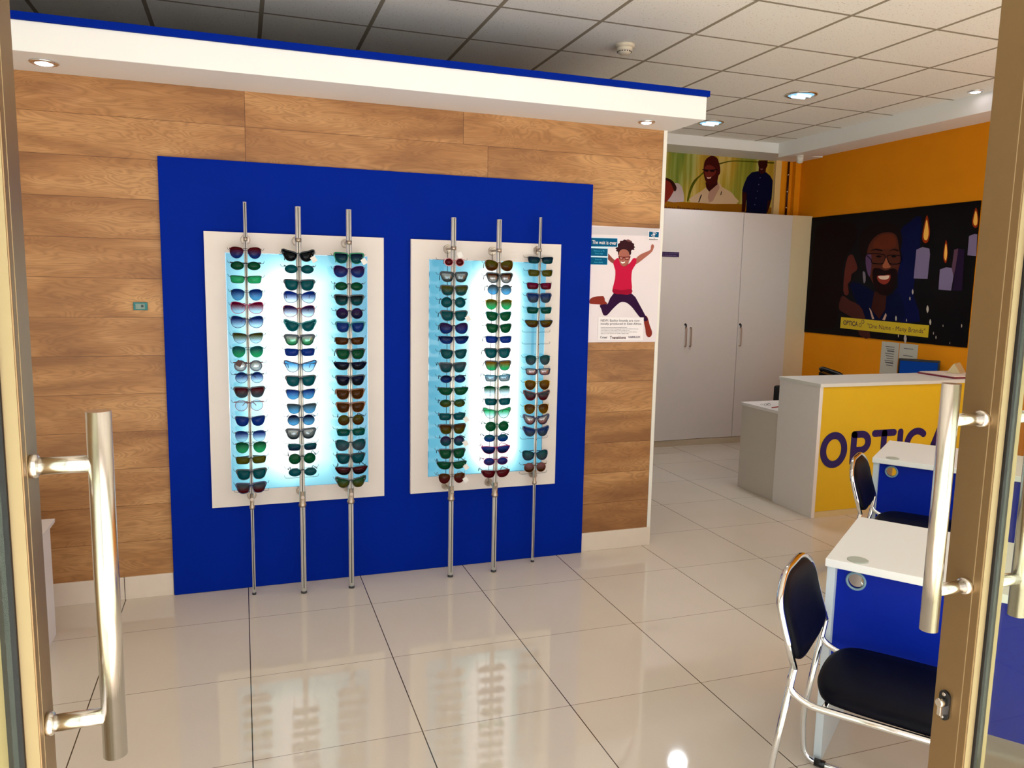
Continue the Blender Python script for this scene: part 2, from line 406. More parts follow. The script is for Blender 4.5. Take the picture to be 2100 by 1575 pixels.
# ------------------------------------------------------------------ the two light boxes
def display(name_side, x0, x1, z0, z1, lx0, lx1, lz0, lz1, glow_bands):
    t = thing('display_board', 'white display board with glowing ice-blue centre, %s' % name_side, 'display', (x0, -.22, z0), group='backlit display boards')
    b = MB()
    b.box(x0, -.222, z0, lx0, -.2, z1).box(lx1, -.222, z0, x1, -.2, z1).box(lx0, -.222, z0, lx1, -.2, lz0).box(lx0, -.222, lz1, lx1, -.2, z1)
    b.build('frame', M_board, t, True)
    cx, cz = (lx0+lx1)/2, (lz0+lz1)/2
    o = MB().box(lx0-cx, -.001, lz0-cz, lx1-cx, .001, lz1-cz).build('light_panel', panel_light_mat('opal_panel_'+name_side[:4], lx0, lx1, lz0, lz1, glow_bands), t, label='glowing acrylic panel')
    o.location = (cx-x0, -.2195+.22+.0005, cz-z0)
    e = MB()
    w = .003
    e.box(lx0, -.2245, lz0, lx0+w, -.2205, lz1).box(lx1-w, -.2245, lz0, lx1, -.2205, lz1).box(lx0, -.2245, lz0, lx1, -.2205, lz0+w).box(lx0, -.2245, lz1-w, lx1, -.2205, lz1)
    e.build('acrylic_edge', thin_glass('acrylic_edge', (.6, .85, .95), .25, .1), t, True)
    return t
display('near the entrance side', -1.968, -1.067, .463, 1.889, -1.870, -1.155, .550, 1.787, [(-.07, .15, 1.15), (-.26, .07, .35), (.13, .10, .45)])
display('beside the jumping-girl poster', -.918, -.034, .463, 1.888, -.818, -.125, .556, 1.782, [(.0, .10, 1.35), (.15, .06, .9), (-.02, .2, .35)])

# ------------------------------------------------------------------ poles and sunglasses
POLES = [  # x foot, y, radius, top z, bracket z (up, low), x lean at top
    (-1.771, -.300, .0085, 2.035, 1.853, .520), (-1.520, -.352, .0140, 2.020, 1.855, .528), (-1.269, -.352, .0140, 2.018, 1.851, .527),
    (-.714, -.350, .0140, 2.003, 1.840, .500), (-.455, -.345, .0140, 2.004, 1.837, .502), (-.182, -.262, .0085, 2.034, 1.850, .535)]
SIDE = ['left display', 'right display']; ORD = ['first', 'second', 'third']
COLS = [
 "518 aviator red blue maroon|545 oval green green black|573 rect ltgreen ltgreen black|604 aviator blue ltblue black|631 butterfly magenta clear magenta|660 butterfly blue clear navy|693 club olive clear black|721 aviator teal ltgreen teal|750 round mirror clear maroon b|774 round blue clear navy|804 wayfarer red grey black|831 round clear clear red|863 club blue blue navy|894 aviator blue clear black|917 aviator green ltgreen black|943 rect olive olive black|972 wayfarer teal teal black|1000 wayfarer grey red navy",
 "525 cateye black black black w|552 oval teal teal black|584.5 wayfarer teal teal black|609 butterfly blue clear navy|638 butterfly purple clear red|668.5 cateye teal teal teal|697 wayfarer mirror ltgreen black|722 rect blue blue navy|752 cateye ltblue clear navy|781 wayfarer teal teal black|808 club blue ltblue black|837.5 club grey ltblue black|861 round navy ltblue navy|889 wayfarer mirror grey black|916 rect teal navy white|940 round green green black|967.6 oval teal teal black",
 "529.5 wayfarer navy teal green w|556.7 butterfly purple blue purple|587 oval green green black|615.5 wayfarer black teal black|642.7 round purple navy black|670.7 wayfarer blue blue teal|699 rect brown brown black|726 wayfarer green green black|749 wrap navy black black|780 wayfarer navy black black|808 wayfarer brown brown brown|835 wayfarer brown brown brown|861 round olive brown black|886 rect green teal teal|912 butterfly teal grey black|940 wayfarer teal teal black|963.6 wrap red black black|989 cateye green olive black",
 "537.7 kids red red pink w|568 wayfarer mirror grey black|595.6 wayfarer olive teal black|620 round teal teal black|647.5 wayfarer teal teal black w|673 butterfly purple blue black|696 wrap navy blue navy|725.7 club teal teal black|753.5 wayfarer grey teal black|777 oval navy blue black|801 wrap green green black|826.7 oval green olive black|854 rect teal teal black w|879.5 wayfarer brown olive black|904 round purple teal black w|930 wayfarer green green black|952.7 wrap green green black w|980 aviator brown red brown w",
 "544.4 butterfly olive brown brown|570 wayfarer brown mirror black|594 round grey ltblue black|624 aviator olive ltgreen gold|648.5 club green green teal|673 club green green black|696 rect blue blue navy|724 wayfarer teal teal black|749.5 wayfarer gold ltgreen black|775 rect ltblue mirror teal|801 aviator green clear black|823.6 rect teal teal black|847.6 cateye ltgreen clear green|874 round green green green|898 oval teal blue navy|921 wrap blue navy magenta|945.6 oval blue purple magenta|970 wrap red red maroon",
 "533.6 rect navy teal black|560 rect olive olive grey|586.5 rect magenta red black|611 wayfarer blue grey navy|636.3 rect teal green teal|662.7 wrap olive brown navy|686 x|710.5 x|738 aviator teal grey teal|762 rect mirror pink navy|789 aviator gold brown gold|811.5 cateye grey red maroon|838 aviator brown gold gold|861 cateye mirror pink navy|885 cateye blue grey navy|905 x|933 butterfly teal grey navy|958 round pink brown brown"]
EXTRA = {0: [1015.5], 1: [987], 5: [977]}
PAL = {'red': (120, 14, 30), 'blue': (14, 70, 150), 'green': (0, 104, 66), 'ltgreen': (60, 190, 140), 'ltblue': (120, 190, 225), 'magenta': (160, 10, 80),
       'clear': (225, 240, 250), 'olive': (110, 104, 14), 'teal': (0, 106, 114), 'mirror': (190, 200, 205), 'grey': (85, 105, 115), 'black': (8, 18, 28),
       'navy': (6, 26, 78), 'purple': (70, 40, 105), 'brown': (104, 56, 8), 'gold': (150, 110, 14), 'pink': (180, 120, 125), 'maroon': (80, 6, 16), 'white': (220, 226, 235)}
LBL = {'ltgreen': 'pale green', 'ltblue': 'pale blue', 'mirror': 'silver mirrored', 'clear': 'near-clear'}
LOOK = {'aviator': 'aviator', 'oval': 'slim oval', 'rect': 'rectangular', 'butterfly': 'large rounded', 'club': 'browline', 'round': 'round', 'wayfarer': 'square-topped',
        'cateye': 'cat-eye', 'wrap': 'wraparound', 'kids': 'small child-size'}
OUT = {
 'wayfarer': ([(-.5, .36), (-.15, .44), (.3, .47), (.52, .43), (.5, .15), (.4, -.25), (.18, -.47), (-.12, -.5), (-.38, -.38), (-.5, -.02)], .060, .050, .0032),
 'club': ([(-.5, .30), (-.15, .43), (.3, .48), (.52, .44), (.5, .1), (.38, -.3), (.12, -.5), (-.16, -.5), (-.4, -.34), (-.5, -.02)], .060, .049, .0016),
 'aviator': ([(-.42, .30), (-.12, .46), (.28, .48), (.5, .34), (.53, .0), (.38, -.36), (.08, -.52), (-.22, -.42), (-.43, -.1)], .062, .056, .0012),
 'round': ([(.5*math.cos(a*PI/5), .5*math.sin(a*PI/5)) for a in range(9, -1, -1)], .057, .053, .0022),
 'rect': ([(-.48, .30), (0, .40), (.42, .42), (.54, .32), (.5, -.1), (.4, -.36), (0, -.42), (-.36, -.38), (-.5, -.1)], .061, .043, .0020),
 'cateye': ([(-.48, .2), (-.15, .36), (.25, .46), (.62, .60), (.54, .12), (.36, -.32), (.05, -.5), (-.28, -.42), (-.48, -.1)], .059, .050, .0030),
 'butterfly': ([(-.46, .22), (-.08, .44), (.36, .5), (.56, .32), (.52, -.16), (.3, -.46), (-.06, -.5), (-.38, -.32), (-.5, -.02)], .063, .056, .0026),
 'oval': ([(.5*math.cos(a*PI/5), .42*math.sin(a*PI/5)) for a in range(9, -1, -1)], .060, .047, .0020),
 'wrap': ([(-.5, .25), (0, .32), (.45, .34), (.66, .30), (.56, -.02), (.34, -.34), (0, -.46), (-.34, -.38), (-.5, -.05)], .064, .050, .0026),
 'kids': ([(.5*math.cos(a*PI/5), .46*math.sin(a*PI/5)) for a in range(9, -1, -1)], .042, .040, .0042)}
def lens_mat(a, b):
    key = 'lens_%s_%s' % (a, b)
    if key in MC: return MC[key]
    m = bpy.data.materials.new(key); m.use_nodes = True; g = G.__new__(G); g.m = m; g.nt = m.node_tree; g.nt.nodes.clear(); MC[key] = m
    t = g.n('ShaderNodeTexCoord'); p = g.n('ShaderNodeSeparateXYZ'); g.l(t.outputs['Object'], p.inputs[0])
    f = g.math('ADD', g.math('DIVIDE', p.outputs[2], .034), .5); f = g.math('MAXIMUM', 0.0, g.math('MINIMUM', f, 1.0))
    c = g.mix(f, lin(PAL[b]), lin(PAL[a]))
    tr = g.n('ShaderNodeBsdfTransparent'); g.l(c, tr.inputs[0])
    pb = g.n('ShaderNodeBsdfPrincipled'); g.l(c, pb.inputs['Base Color']); pb.inputs['Roughness'].default_value = .06
    if 'mirror' in (a, b): pb.inputs['Metallic'].default_value = .8
    mx = g.n('ShaderNodeMixShader'); mx.inputs[0].default_value = .65 if 'mirror' in (a, b) else (.18 if 'clear' in (a, b) else .30)
    o = g.n('ShaderNodeOutputMaterial'); g.l(tr.outputs[0], mx.inputs[1]); g.l(pb.outputs[0], mx.inputs[2]); g.l(mx.outputs[0], o.inputs[0])
    return m
def fmat(c):
    return mat('frame_'+c, PAL[c], .25, .9 if c == 'gold' else 0.0)
M_tag = mat('white_card_tag', (225, 220, 215), .6); M_btag = mat('brown_card_tag', (70, 34, 26), .6)
def glasses(style, ca, cb, cf, tagc, label, group, loc, fold, tilt, yaw):
    root = thing('sunglasses', label, 'sunglasses', loc, group=group, rot=(tilt, 0, yaw))
    pts, w, h, rim = OUT[style]
    cx = w/2+.009
    ybend = lambda x: 1.3*x*x
    fm = fmat(cf); fb = MB()
    for sgn, nm in ((1, 'lens'), (-1, 'lens')):
        o2 = crom(pts, 3); n = len(o2)
        inner = [(cx+q.x*w, q.y*h) for q in o2]
        nr = []
        for k in range(n):
            a, c = Vector(inner[k-1]), Vector(inner[(k+1) % n]); t = (c-a).normalized(); nr.append(Vector((-t.y, t.x)))
        if (Vector(inner[0])+nr[0]*.001-Vector((cx, 0))).length < (Vector(inner[0])-Vector((cx, 0))).length: nr = [-v for v in nr]
        ring = []
        for k in range(n):
            p = Vector(inner[k]); top = max(0, min(1, p.y/h*3))
            wd_ = rim*(1+(1.2*top if style in ('club', 'wayfarer', 'cateye') else 0)); q = p+nr[k]*wd_
            dpt = .0032 if rim > .0015 else .0016
            ring.append([fb.bm.verts.new((sgn*a.x, ybend(a.x)+d, a.y)) for a, d in ((p, -dpt/2), (q, -dpt/2), (q, dpt/2), (p, dpt/2))])
        for k in range(n):
            A, B = ring[k], ring[(k+1) % n]
            for j in range(4): fb.bm.faces.new((A[j], A[(j+1) % 4], B[(j+1) % 4], B[j]))
        lb = MB(); c0 = lb.bm.verts.new((0, ybend(cx)-.003, 0))
        vs = [lb.bm.verts.new((sgn*(x_-cx), ybend(x_)-.0003, z_)) for x_, z_ in inner]
        c1 = lb.bm.verts.new((0, ybend(cx)-.0016, 0)); vt = [lb.bm.verts.new((sgn*(x_-cx), ybend(x_)+.0009, z_)) for x_, z_ in inner]
        for k in range(n):
            lb.bm.faces.new((c0, vs[k], vs[(k+1) % n])).smooth = True
            lb.bm.faces.new((c1, vt[(k+1) % n], vt[k])).smooth = True
            lb.bm.faces.new((vs[k], vt[k], vt[(k+1) % n], vs[(k+1) % n]))
        lo = lb.build('lens', lens_mat(ca, cb), root); lo.location = (sgn*cx, 0, 0)
    # bridge
    ix = cx-w/2
    if style == 'aviator':
        fb.tube([(-ix-.004, 0, h*.33), (0, -.001, h*.36), (ix+.004, 0, h*.33)], .0011, 6)
        fb.tube([(-ix-.002, 0, h*.14), (0, -.002, h*.2), (ix+.002, 0, h*.14)], .0011, 6)
    else:
        fb.tube([(-ix-.001, 0, h*.22), (0, -.0015, h*.27), (ix+.001, 0, h*.22)], .0026 if rim > .0018 else .0014, 6)
    # end pieces
    hx = cx+w*.53+rim*.4; hz = h*.34
    for sgn in (1, -1): fb.box(sgn*hx-.003, ybend(hx)-.002, hz-.003, sgn*hx+.003, ybend(hx)+.004, hz+.003)
    fb.build('frame', fm, root)
    for sgn in (1, -1):
        ab = MB(); th = .0024 if rim > .0018 else .0012; L = .118
        ab.tube([(0, 0, 0), (0, .03, 0), (0, L*.72, -.001), (0, L*.88, -.008), (0, L, -.022)], [th*1.3, th*1.2, th, th, th], 6)
        a = ab.build('temple_arm', fm, root); a.location = (sgn*hx, ybend(hx)+.003, hz); a.rotation_euler = (0, 0, sgn*fold)
    if tagc:
        tb = MB(); s = 1 if tagc == 'w' else -1
        tb.box(-.013, -.0005, -.034, .013, .0005, -.004); tb.tube([(0, 0, -.004), (0, 0, .004)], .0005, 4)
        o = tb.build('price_tag', M_tag if tagc == 'w' else M_btag, root); o.location = (s*(hx-.006), -.004, hz-.016); o.rotation_euler = (0, s*-.55, 0)
        if s < 0: o.location = (-.034, -.004, .03); o.rotation_euler = (0, .5, 0)
        if style == 'kids': o.location = (.02, -.004, .055)
    return root
for ci, (px_, py_, pr, ztop, zb1, zb2) in enumerate(POLES):
    which = '%s pole of the %s' % (ORD[ci % 3], SIDE[ci//3])
    pole = thing('display_pole', '%s steel pole standing in front of the %s display board' % (['first', 'middle', 'last'][ci % 3], SIDE[ci//3].split()[0]),
                 'display pole', (px_, py_, 0), group='steel poles of the sunglasses displays')
    MB().tube([(0, 0, .006), (0, 0, ztop)], pr, 20).build('tube', M_pole, pole)
    MB().box(-.0019, -pr-.0008, .03, .0019, -pr+.002, ztop-.004).build('slot', M_slot, pole)
    MB().lathe([(pr+.002, 0), (pr+.002, .008), (pr, .012)], (0, 0, 0)).build('foot', M_dgrey, pole)
    for zb in (zb1, zb2):
        yb_ = -.2225-py_
        b = MB().lathe([(.024, 0), (.024, -.004), (.0225, -.0055), (.020, -.0045), (.017, -.0045), (.009, -.006)], (0, yb_, zb), 'y', 28)
        b.cyl((0, yb_-.008, zb), (0, 0, zb), .006, 12)
        b.lathe([(pr+.0005, -.010), (pr+.0015, -.010), (pr+.0015, .010), (pr+.0005, .010)], (0, 0, zb), 'z', 24)
        if zb == zb2:
            b.lathe([(.009, -pr-.012), (.009, -pr-.004), (.006, -pr)], (0, 0, zb+.002), 'y', 16)
            b.lathe([(pr+.003, -.055), (pr+.0055, -.05), (pr+.0055, -.04), (pr+.002, -.036), (pr+.002, .03)], (0, 0, zb), 'z', 24)
        b.build('wall_bracket', M_satin, pole)
    if ci in (3, 4):
        MB().tube([(-.0, -.2275-py_, zb2-.01), (0, -.2275-py_, zb1-.01)], .0016, 6).build('thin_dark_line', M_slot, pole)  # thin dark vertical line just in front of the board
    rows = [r.split() for r in COLS[ci].split('|')]
    def hgt(py):   # height on this pole of photograph row py
        a, b_ = 0.0, 2.4
        for _ in range(40):
            m_ = (a+b_)/2; q = Vector((px_, py_-pr, m_))-CAM
            yy = H/2-FPX*q.dot(upv)/q.dot(fwd)
            if yy > py: a = m_
            else: b_ = m_
        return a
    n = 0
    for r in rows+[[str(e), 'x'] for e in EXTRA.get(ci, [])]:
        z = hgt(float(r[0]))
        hold = MB(); hz = z+.012; wy = .008
        hold.tube([(-.088, pr+.02, hz+.012), (-.083, pr+.014, hz+.001), (-.07, pr+wy, hz), (.07, pr+wy, hz), (.083, pr+.014, hz+.001), (.088, pr+.02, hz+.012)], .0011, 6)
        hold.tube([(0, pr+wy, hz), (0, -pr-.003, hz)], .0013, 6); hold.lathe([(.003, -pr-.007), (.003, -pr-.002)], (0, 0, hz), 'y', 10)
        hold.build('wire_holder', M_wire, pole)
        if r[1] == 'x': continue
        n += 1
        st, ca, cb, cf = r[1:5]; tg = r[5] if len(r) > 5 else None
        nm = lambda c: LBL.get(c, c)
        lens = nm(ca)+' lenses' if ca == cb else '%s-to-%s lenses' % (nm(ca), nm(cb))
        lab = '%s %s sunglasses, %s, %s, %s pole of %s' % (nm(cf), LOOK[st], lens, ['top', '2nd', '3rd'][n-1] if n <= 3 else '%dth' % n, ORD[ci % 3], SIDE[ci//3])
        thin = ci in (0, 5)
        glasses(st, ca, cb, cf, tg, lab[0].upper()+lab[1:], 'sunglasses on the '+which, (px_+random.uniform(-.003, .003), py_-pr-.0052, z),
                (1.05 if thin else .06+random.uniform(0, .1)), random.uniform(-.12, .04), random.uniform(-.05, .05)+(0 if ci < 3 else -.06))

# ------------------------------------------------------------------ poster with the jumping girl
def col(name, rgb, rough=.5): return mat(name, rgb, rough)
K = dict(skin=(136, 72, 62), skin2=(166, 100, 86), hair=(52, 18, 26), red=(192, 20, 62), redd=(150, 8, 44), legs=(46, 12, 52), boot=(132, 46, 34), teal=(0, 84, 124), white=(238, 232, 234), ink=(60, 52, 56))
KM = {k: mat('print_'+k, v, .45) for k, v in K.items()}
po = thing('poster', 'white poster of a jumping girl in a red top taped to the plank wall', 'poster', (.405, -.184, 1.31))
po_v = -.186
MB().box(.170, -.1865, 1.314, .639, -.1845, 2.008).build('paper', mat('poster_paper', (226, 212, 216), .4), po, True)
sh = Sheet(po, 1, -.1865, -1, 1180, 440, 5.25)
sh.shape('text_box', mat('print_grey_band', (204, 196, 200)), [(175, 128), (900, 150), (890, 232), (172, 214)])
sh.shape('arm', KM['skin'], [(345, 415), (400, 470), (432, 500), (420, 530), (380, 510), (340, 465)], 3)
sh.shape('arm', KM['skin2'], [(645, 485), (700, 430), (800, 385), (812, 350), (818, 328), (834, 320), (848, 340), (838, 372), (820, 405), (745, 468), (652, 535)], 3)
sh.shape('boot', KM['boot'], [(152, 925), (180, 893), (300, 876), (318, 930), (345, 960), (290, 975), (255, 968), (165, 962), (150, 945)], 2)
sh.shape('boot', KM['boot'], [(738, 1155), (752, 1090), (778, 1110), (800, 1190), (826, 1265), (815, 1310), (785, 1320), (760, 1290), (752, 1225)], 3)
sh.shape('legs', KM['legs'], [(415, 845), (600, 845), (680, 950), (755, 1090), (780, 1130), (745, 1150), (680, 1090), (620, 1010), (560, 955), (500, 940), (450, 970), (390, 1030), (340, 1085), (300, 1080), (280, 1020), (262, 975), (330, 965), (352, 955)], 2)
sh.shape('shirt', KM['red'], [(432, 482), (480, 470), (560, 545), (620, 472), (658, 478), (648, 540), (612, 600), (603, 700), (605, 850), (500, 858), (412, 848), (400, 800), (425, 700), (430, 600), (408, 530)], 2)
sh.shape('shirt_hem', KM['redd'], [(402, 800), (500, 815), (604, 800), (602, 852), (500, 858), (412, 848)], 2)
sh.shape('neck', KM['skin'], [(480, 500), (560, 500), (570, 535), (525, 560), (490, 540)], 3)
hp = [(430, 365), (452, 345), (456, 318), (478, 304), (482, 284), (510, 282), (524, 268), (548, 274), (566, 266), (586, 282), (606, 284), (612, 304), (634, 316), (630, 338), (644, 352), (630, 362), (636, 382), (612, 380), (600, 395), (590, 440), (470, 450), (458, 402), (436, 392), (446, 376)]
sh.shape('hair', KM['hair'], hp, 2)
sh.shape('curl', mat('print_hair_brown', (112, 66, 66)), [(548, 276), (570, 268), (600, 284), (606, 300), (580, 292), (560, 290)], 2)
sh.shape('face', KM['skin2'], [(465, 430), (480, 390), (520, 372), (565, 390), (582, 430), (590, 465), (570, 520), (530, 552), (490, 540), (468, 480)], 3)
sh.shape('glasses', mat('print_dark_red', (92, 16, 22)), [(462, 448), (522, 455), (596, 450), (594, 462), (585, 462), (582, 482), (560, 490), (535, 486), (528, 466), (520, 466), (512, 484), (488, 486), (470, 474)])
sh.shape('glasses_lens', mat('print_lens', (188, 130, 118)), [(476, 458), (508, 462), (506, 478), (486, 480)])
sh.shape('glasses_lens', mat('print_lens', (188, 130, 118)), [(536, 464), (576, 462), (572, 480), (542, 482)])
sh.shape('mouth', mat('print_teeth', (245, 235, 230)), [(488, 505), (510, 512), (535, 505), (532, 520), (508, 528), (492, 520)])
sh.shape('text_box', mat('print_pale_cyan', (196, 226, 240)), [(165, 243), (456, 252), (456, 350), (350, 356), (352, 440), (346, 545), (158, 540)])
sh.shape('text_box', KM['teal'], [(168, 250), (452, 258), (450, 346), (165, 344)])
sh.shape('text_box', KM['teal'], [(165, 362), (348, 368), (345, 448), (163, 444)])
sh.shape('text_box', KM['teal'], [(162, 458), (345, 465), (342, 540), (160, 536)])
sh.shape('text_box', mat('print_white_box', (240, 232, 234)), [(248, 1104), (736, 1108), (726, 1356), (238, 1352)])
sh.shape('logo_box', KM['white'], [(786, 176), (908, 182), (902, 278), (784, 272)])
sh.shape('logo_box', KM['teal'], [(794, 182), (900, 188), (896, 246), (792, 242)])
sh_lift = .0032
def ptext(s, m, a, b_, hpx, bold=0.0, **k):
    A, B = sh.pt(a, sh_lift), sh.pt(b_, sh_lift); up = sh.pt((a[0], a[1]-hpx), sh_lift)-A
    return text('lettering', s, m, po, A, (1, 0, 0), (0, 0, 1), B.x-A.x, up.length, bold, 0.0, **k)
ptext('The wait is over', KM['white'], (180, 316), (442, 320), 40, .008)
ptext('Delivery in 72', mat('print_sky', (70, 180, 215)), (198, 402), (312, 404), 20)
ptext('hours max', mat('print_sky', (70, 180, 215)), (210, 426), (296, 428), 18)
ptext('Enquire for', mat('print_sky', (70, 180, 215)), (212, 494), (286, 496), 18)
ptext('more details', mat('print_sky', (70, 180, 215)), (202, 520), (296, 522), 18)
ptext('NEW: Essilor brands are now', KM['ink'], (272, 1153), (692, 1155), 25)
ptext('locally produced in East Africa.', KM['ink'], (272, 1194), (714, 1193), 30)
for yy, x1_, s in [(1221, 556, 'Crizal the most trusted anti-reflective coating lens for glare'), (1238, 676, 'Transitions lenses adapt to changing light indoors and outdoors every day'),
                   (1254, 580, 'and available in a wide range of lens designs for all'), (1270, 664, 'and Varilux progressive lenses for clear vision at every distance'), (1287, 574, 'Ask your local optician for further details today')]:
    ptext(s, KM['ink'], (272, yy), (x1_, yy), 10, .01)
ptext('Crizal', KM['ink'], (266, 1334), (340, 1334), 24, .01)
ptext('Transitions', mat('print_maroon', (84, 40, 44)), (370, 1340), (542, 1338), 32, .015)
ptext('VARILUX', mat('print_violet', (58, 30, 70)), (566, 1328), (700, 1326), 18, .03)
ptext('essilor', KM['ink'], (792, 271), (894, 272), 16, .02)
def arc(cx, cy, r0_, r1_, a0, a1, n=14):
    o = [(cx+r1_*math.cos(math.radians(a0+(a1-a0)*k/n)), cy-r1_*.8*math.sin(math.radians(a0+(a1-a0)*k/n))) for k in range(n+1)]
    return o+[(cx+r0_*math.cos(math.radians(a0+(a1-a0)*k/n)), cy-r0_*.8*math.sin(math.radians(a0+(a1-a0)*k/n))) for k in range(n, -1, -1)]
sh.k = 32
sh.shape('logo', KM['white'], arc(846, 214, 9, 15, 20, 330)); sh.shape('logo', KM['white'], arc(846, 214, 25, 31, 20, 120)); sh.shape('logo', KM['white'], arc(846, 214, 25, 31, 190, 290))
sh.shape('logo', KM['white'], [(838, 211), (860, 211), (860, 217), (838, 217)])

# ------------------------------------------------------------------ door bell box on the planks
bx = thing('wall_switch', 'small teal wall box on the planks left of the blue panel', 'switch', (-2.272, -.18, 1.492))
MB().box(-2.304, -.190, 1.492, -2.240, -.180, 1.531, bev=.002).build('plate', mat('teal_plastic', (0, 110, 112), .4), bx, True)
MB().box(-2.294, -.1915, 1.498, -2.252, -.1895, 1.524, bev=.0006).build('label', mat('worn_label', (130, 150, 138), .6, noise=.3, nscale=300), bx, True)
MB().lathe([(.006, 0), (.006, .006)], (-2.263, -.196, 1.513), 'y', 14).build('button', mat('dark_teal', (0, 40, 50), .4), bx, True)

# ------------------------------------------------------------------ ceiling fittings
M_glow = emit('downlight_glow', (205, 240, 255), 1.6); M_glow2 = emit('spot_glow', (255, 240, 245), 7)
def downlight(x, y, z, r, lab, big, grp=None):
    t = thing('ceiling_downlight', lab, 'ceiling light', (x, y, z), group=grp)
    MB().lathe([(r, 0), (r*1.02, -.006), (r*.86, -.010), (r*.82, -.004), (r*.82, -.0005)], (0, 0, 0), 'z', 36).build('rim', M_chrome if not big else M_steel, t)
    if big:
        MB().lathe([(r*.8, -.0052), (r*.8, -.0042)], (0, 0, 0), 'z', 36).build('lamp_glass', emit('ribbed_glow', (150, 205, 235), .9), t, label='glowing bluish glass')
        for k in (-.28, .28): MB().tube([(-r*.5, k*r, -.012), (r*.5, k*r, -.012)], .012, 10).build('lamp_tube', M_glow, t)
    else:
        MB().lathe([(r*.62, -.0085), (r*.55, -.0115), (r*.2, -.0125)], (0, 0, 0), 'z', 24).build('lamp_glass', M_glow2, t, label='glowing white lamp')
    return t
downlight(2.273, .643, ZC, .118, 'large round downlight glowing blue-white in the ceiling, nearer one', True, 'large downlights')
downlight(2.233, 1.80, ZC, .118, 'large round downlight close to the soffit end, nearer the back wall', True, 'large downlights')
downlight(2.27, -1.9, ZC, .118, 'large round downlight above the desks', True, 'large downlights')
downlight(3.347, .05, ZC, .055, 'small round spotlight near the yellow wall bulkhead', False, 'small spotlights')
downlight(-2.595, -.385, 2.589, .058, 'small recessed spotlight in the soffit nearest the entrance', False, 'small spotlights')
downlight(.408, -.372, 2.589, .048, 'small recessed spotlight under the soffit end above the poster', False, 'small spotlights')
sm = thing('smoke_detector', 'cream smoke detector on the ceiling tiles', 'smoke detector', (.467, .056, ZC))
MB().lathe([(.062, 0), (.062, -.010), (.05, -.016), (.048, -.018)], (0, 0, 0), 'z', 32).build('base', M_cream, sm)
MB().lathe([(.048, -.018), (.050, -.032), (.046, -.036), (.040, -.040), (.040, -.046), (.030, -.056), (.012, -.060)], (0, 0, 0), 'z', 32).build('sensor_head', M_cream, sm)
b = MB()
for k in range(16):
    a = 2*PI*k/16; b.box(.041*math.cos(a)-.003, .041*math.sin(a)-.003, -.046, .041*math.cos(a)+.003, .041*math.sin(a)+.003, -.040)
b.build('vent', M_dgrey, sm)
cc = thing('security_camera', 'small white dome security camera under the bulkhead corner', 'camera', (3.62, 2.28, 3.003))
MB().lathe([(.035, .0), (.035, -.012), (.028, -.016)], (0, 0, 0)).build('mount', M_white, cc)
o = MB().lathe([(.02, .03), (.032, .024), (.034, 0), (.034, -.03), (.028, -.036)], (0, 0, 0), 'z', 28).build('body', M_white, cc); o.location = (0, 0, -.035); o.rotation_euler = (.75, 0, -.6)
o = MB().lathe([(.024, -.036), (.022, -.042), (.01, -.048)], (0, 0, 0), 'z', 24).build('lens', M_black, cc); o.location = (0, 0, -.035); o.rotation_euler = (.75, 0, -.6)

# ------------------------------------------------------------------ cupboards at the back
CY = 2.478
cb_ = thing('tall_cupboard', 'tall white three-door cupboard along the back wall', 'cupboard', (2.9, 2.64, 0))
MB().box(1.86, CY+.02, .0, 3.74, YB-.003, 2.425).build('carcass', M_lam2, cb_, True)
MB().box(3.741, CY+.006, 0, 3.998, CY+.03, 2.425).build('filler_panel', mat('cream_filler', (224, 200, 160), .5), cb_, True)
for i, (a, c) in enumerate([(1.915, 2.525), (2.533, 3.128), (3.134, 3.739)]):
    yy = CY-(.018 if i == 0 else 0)
    d = MB().box(a, yy, .07, c, yy+.018, 2.42, bev=.0015).build('door', mat('cupboard_door', (218, 206, 200), .4, noise=.02), cb_, True)
    hx = [2.489, 2.557, 3.161][i]
    MB().tube([(hx, yy, 1.235), (hx, yy-.022, 1.235), (hx, yy-.028, 1.225), (hx, yy-.028, 1.055), (hx, yy-.022, 1.045), (hx, yy, 1.045)], .006, 10).build('handle', mat('bronze_handle', (178, 146, 128), .5, .2), d, True, 'bronze bar handle')
    if i != 1:
        MB().lathe([(.012, 0), (.012, -.004), (.006, -.006)], (hx-.005, yy, 1.27), 'y', 16).box(hx-.003, yy-.02, 1.235, hx+.003, yy-.004, 1.272).build('lock', M_black, d, True, 'black keyhole with key')
tag(MB().box(1.90, CY+.0, .0, 3.99, CY+.018, .065).build('trim_10', mat('plinth', (196, 176, 150), .5)), 'plinth board under the cupboard doors', 'plinth', kind='structure')
sg = thing('door_sign', 'narrow dark purple sign stuck on the first cupboard door', 'sign', (2.28, CY-.02, 1.95))
MB().box(2.13, CY-.021, 1.947, 2.372, CY-.0185, 1.995).build('plate', mat('dark_purple', (38, 16, 70), .4), sg, True)
text('lettering', 'REPAIRS AND ADJUSTMENTS', mat('pale_violet', (150, 130, 180)), sg, (2.14, CY-.0215, 1.977), (1, 0, 0), (0, 0, 1), .222, .009, 0, 0)
text('lettering', 'TAKE 30 MINUTES & MORE', mat('pale_violet', (150, 130, 180)), sg, (2.14, CY-.0215, 1.957), (1, 0, 0), (0, 0, 1), .2, .008, 0, 0)

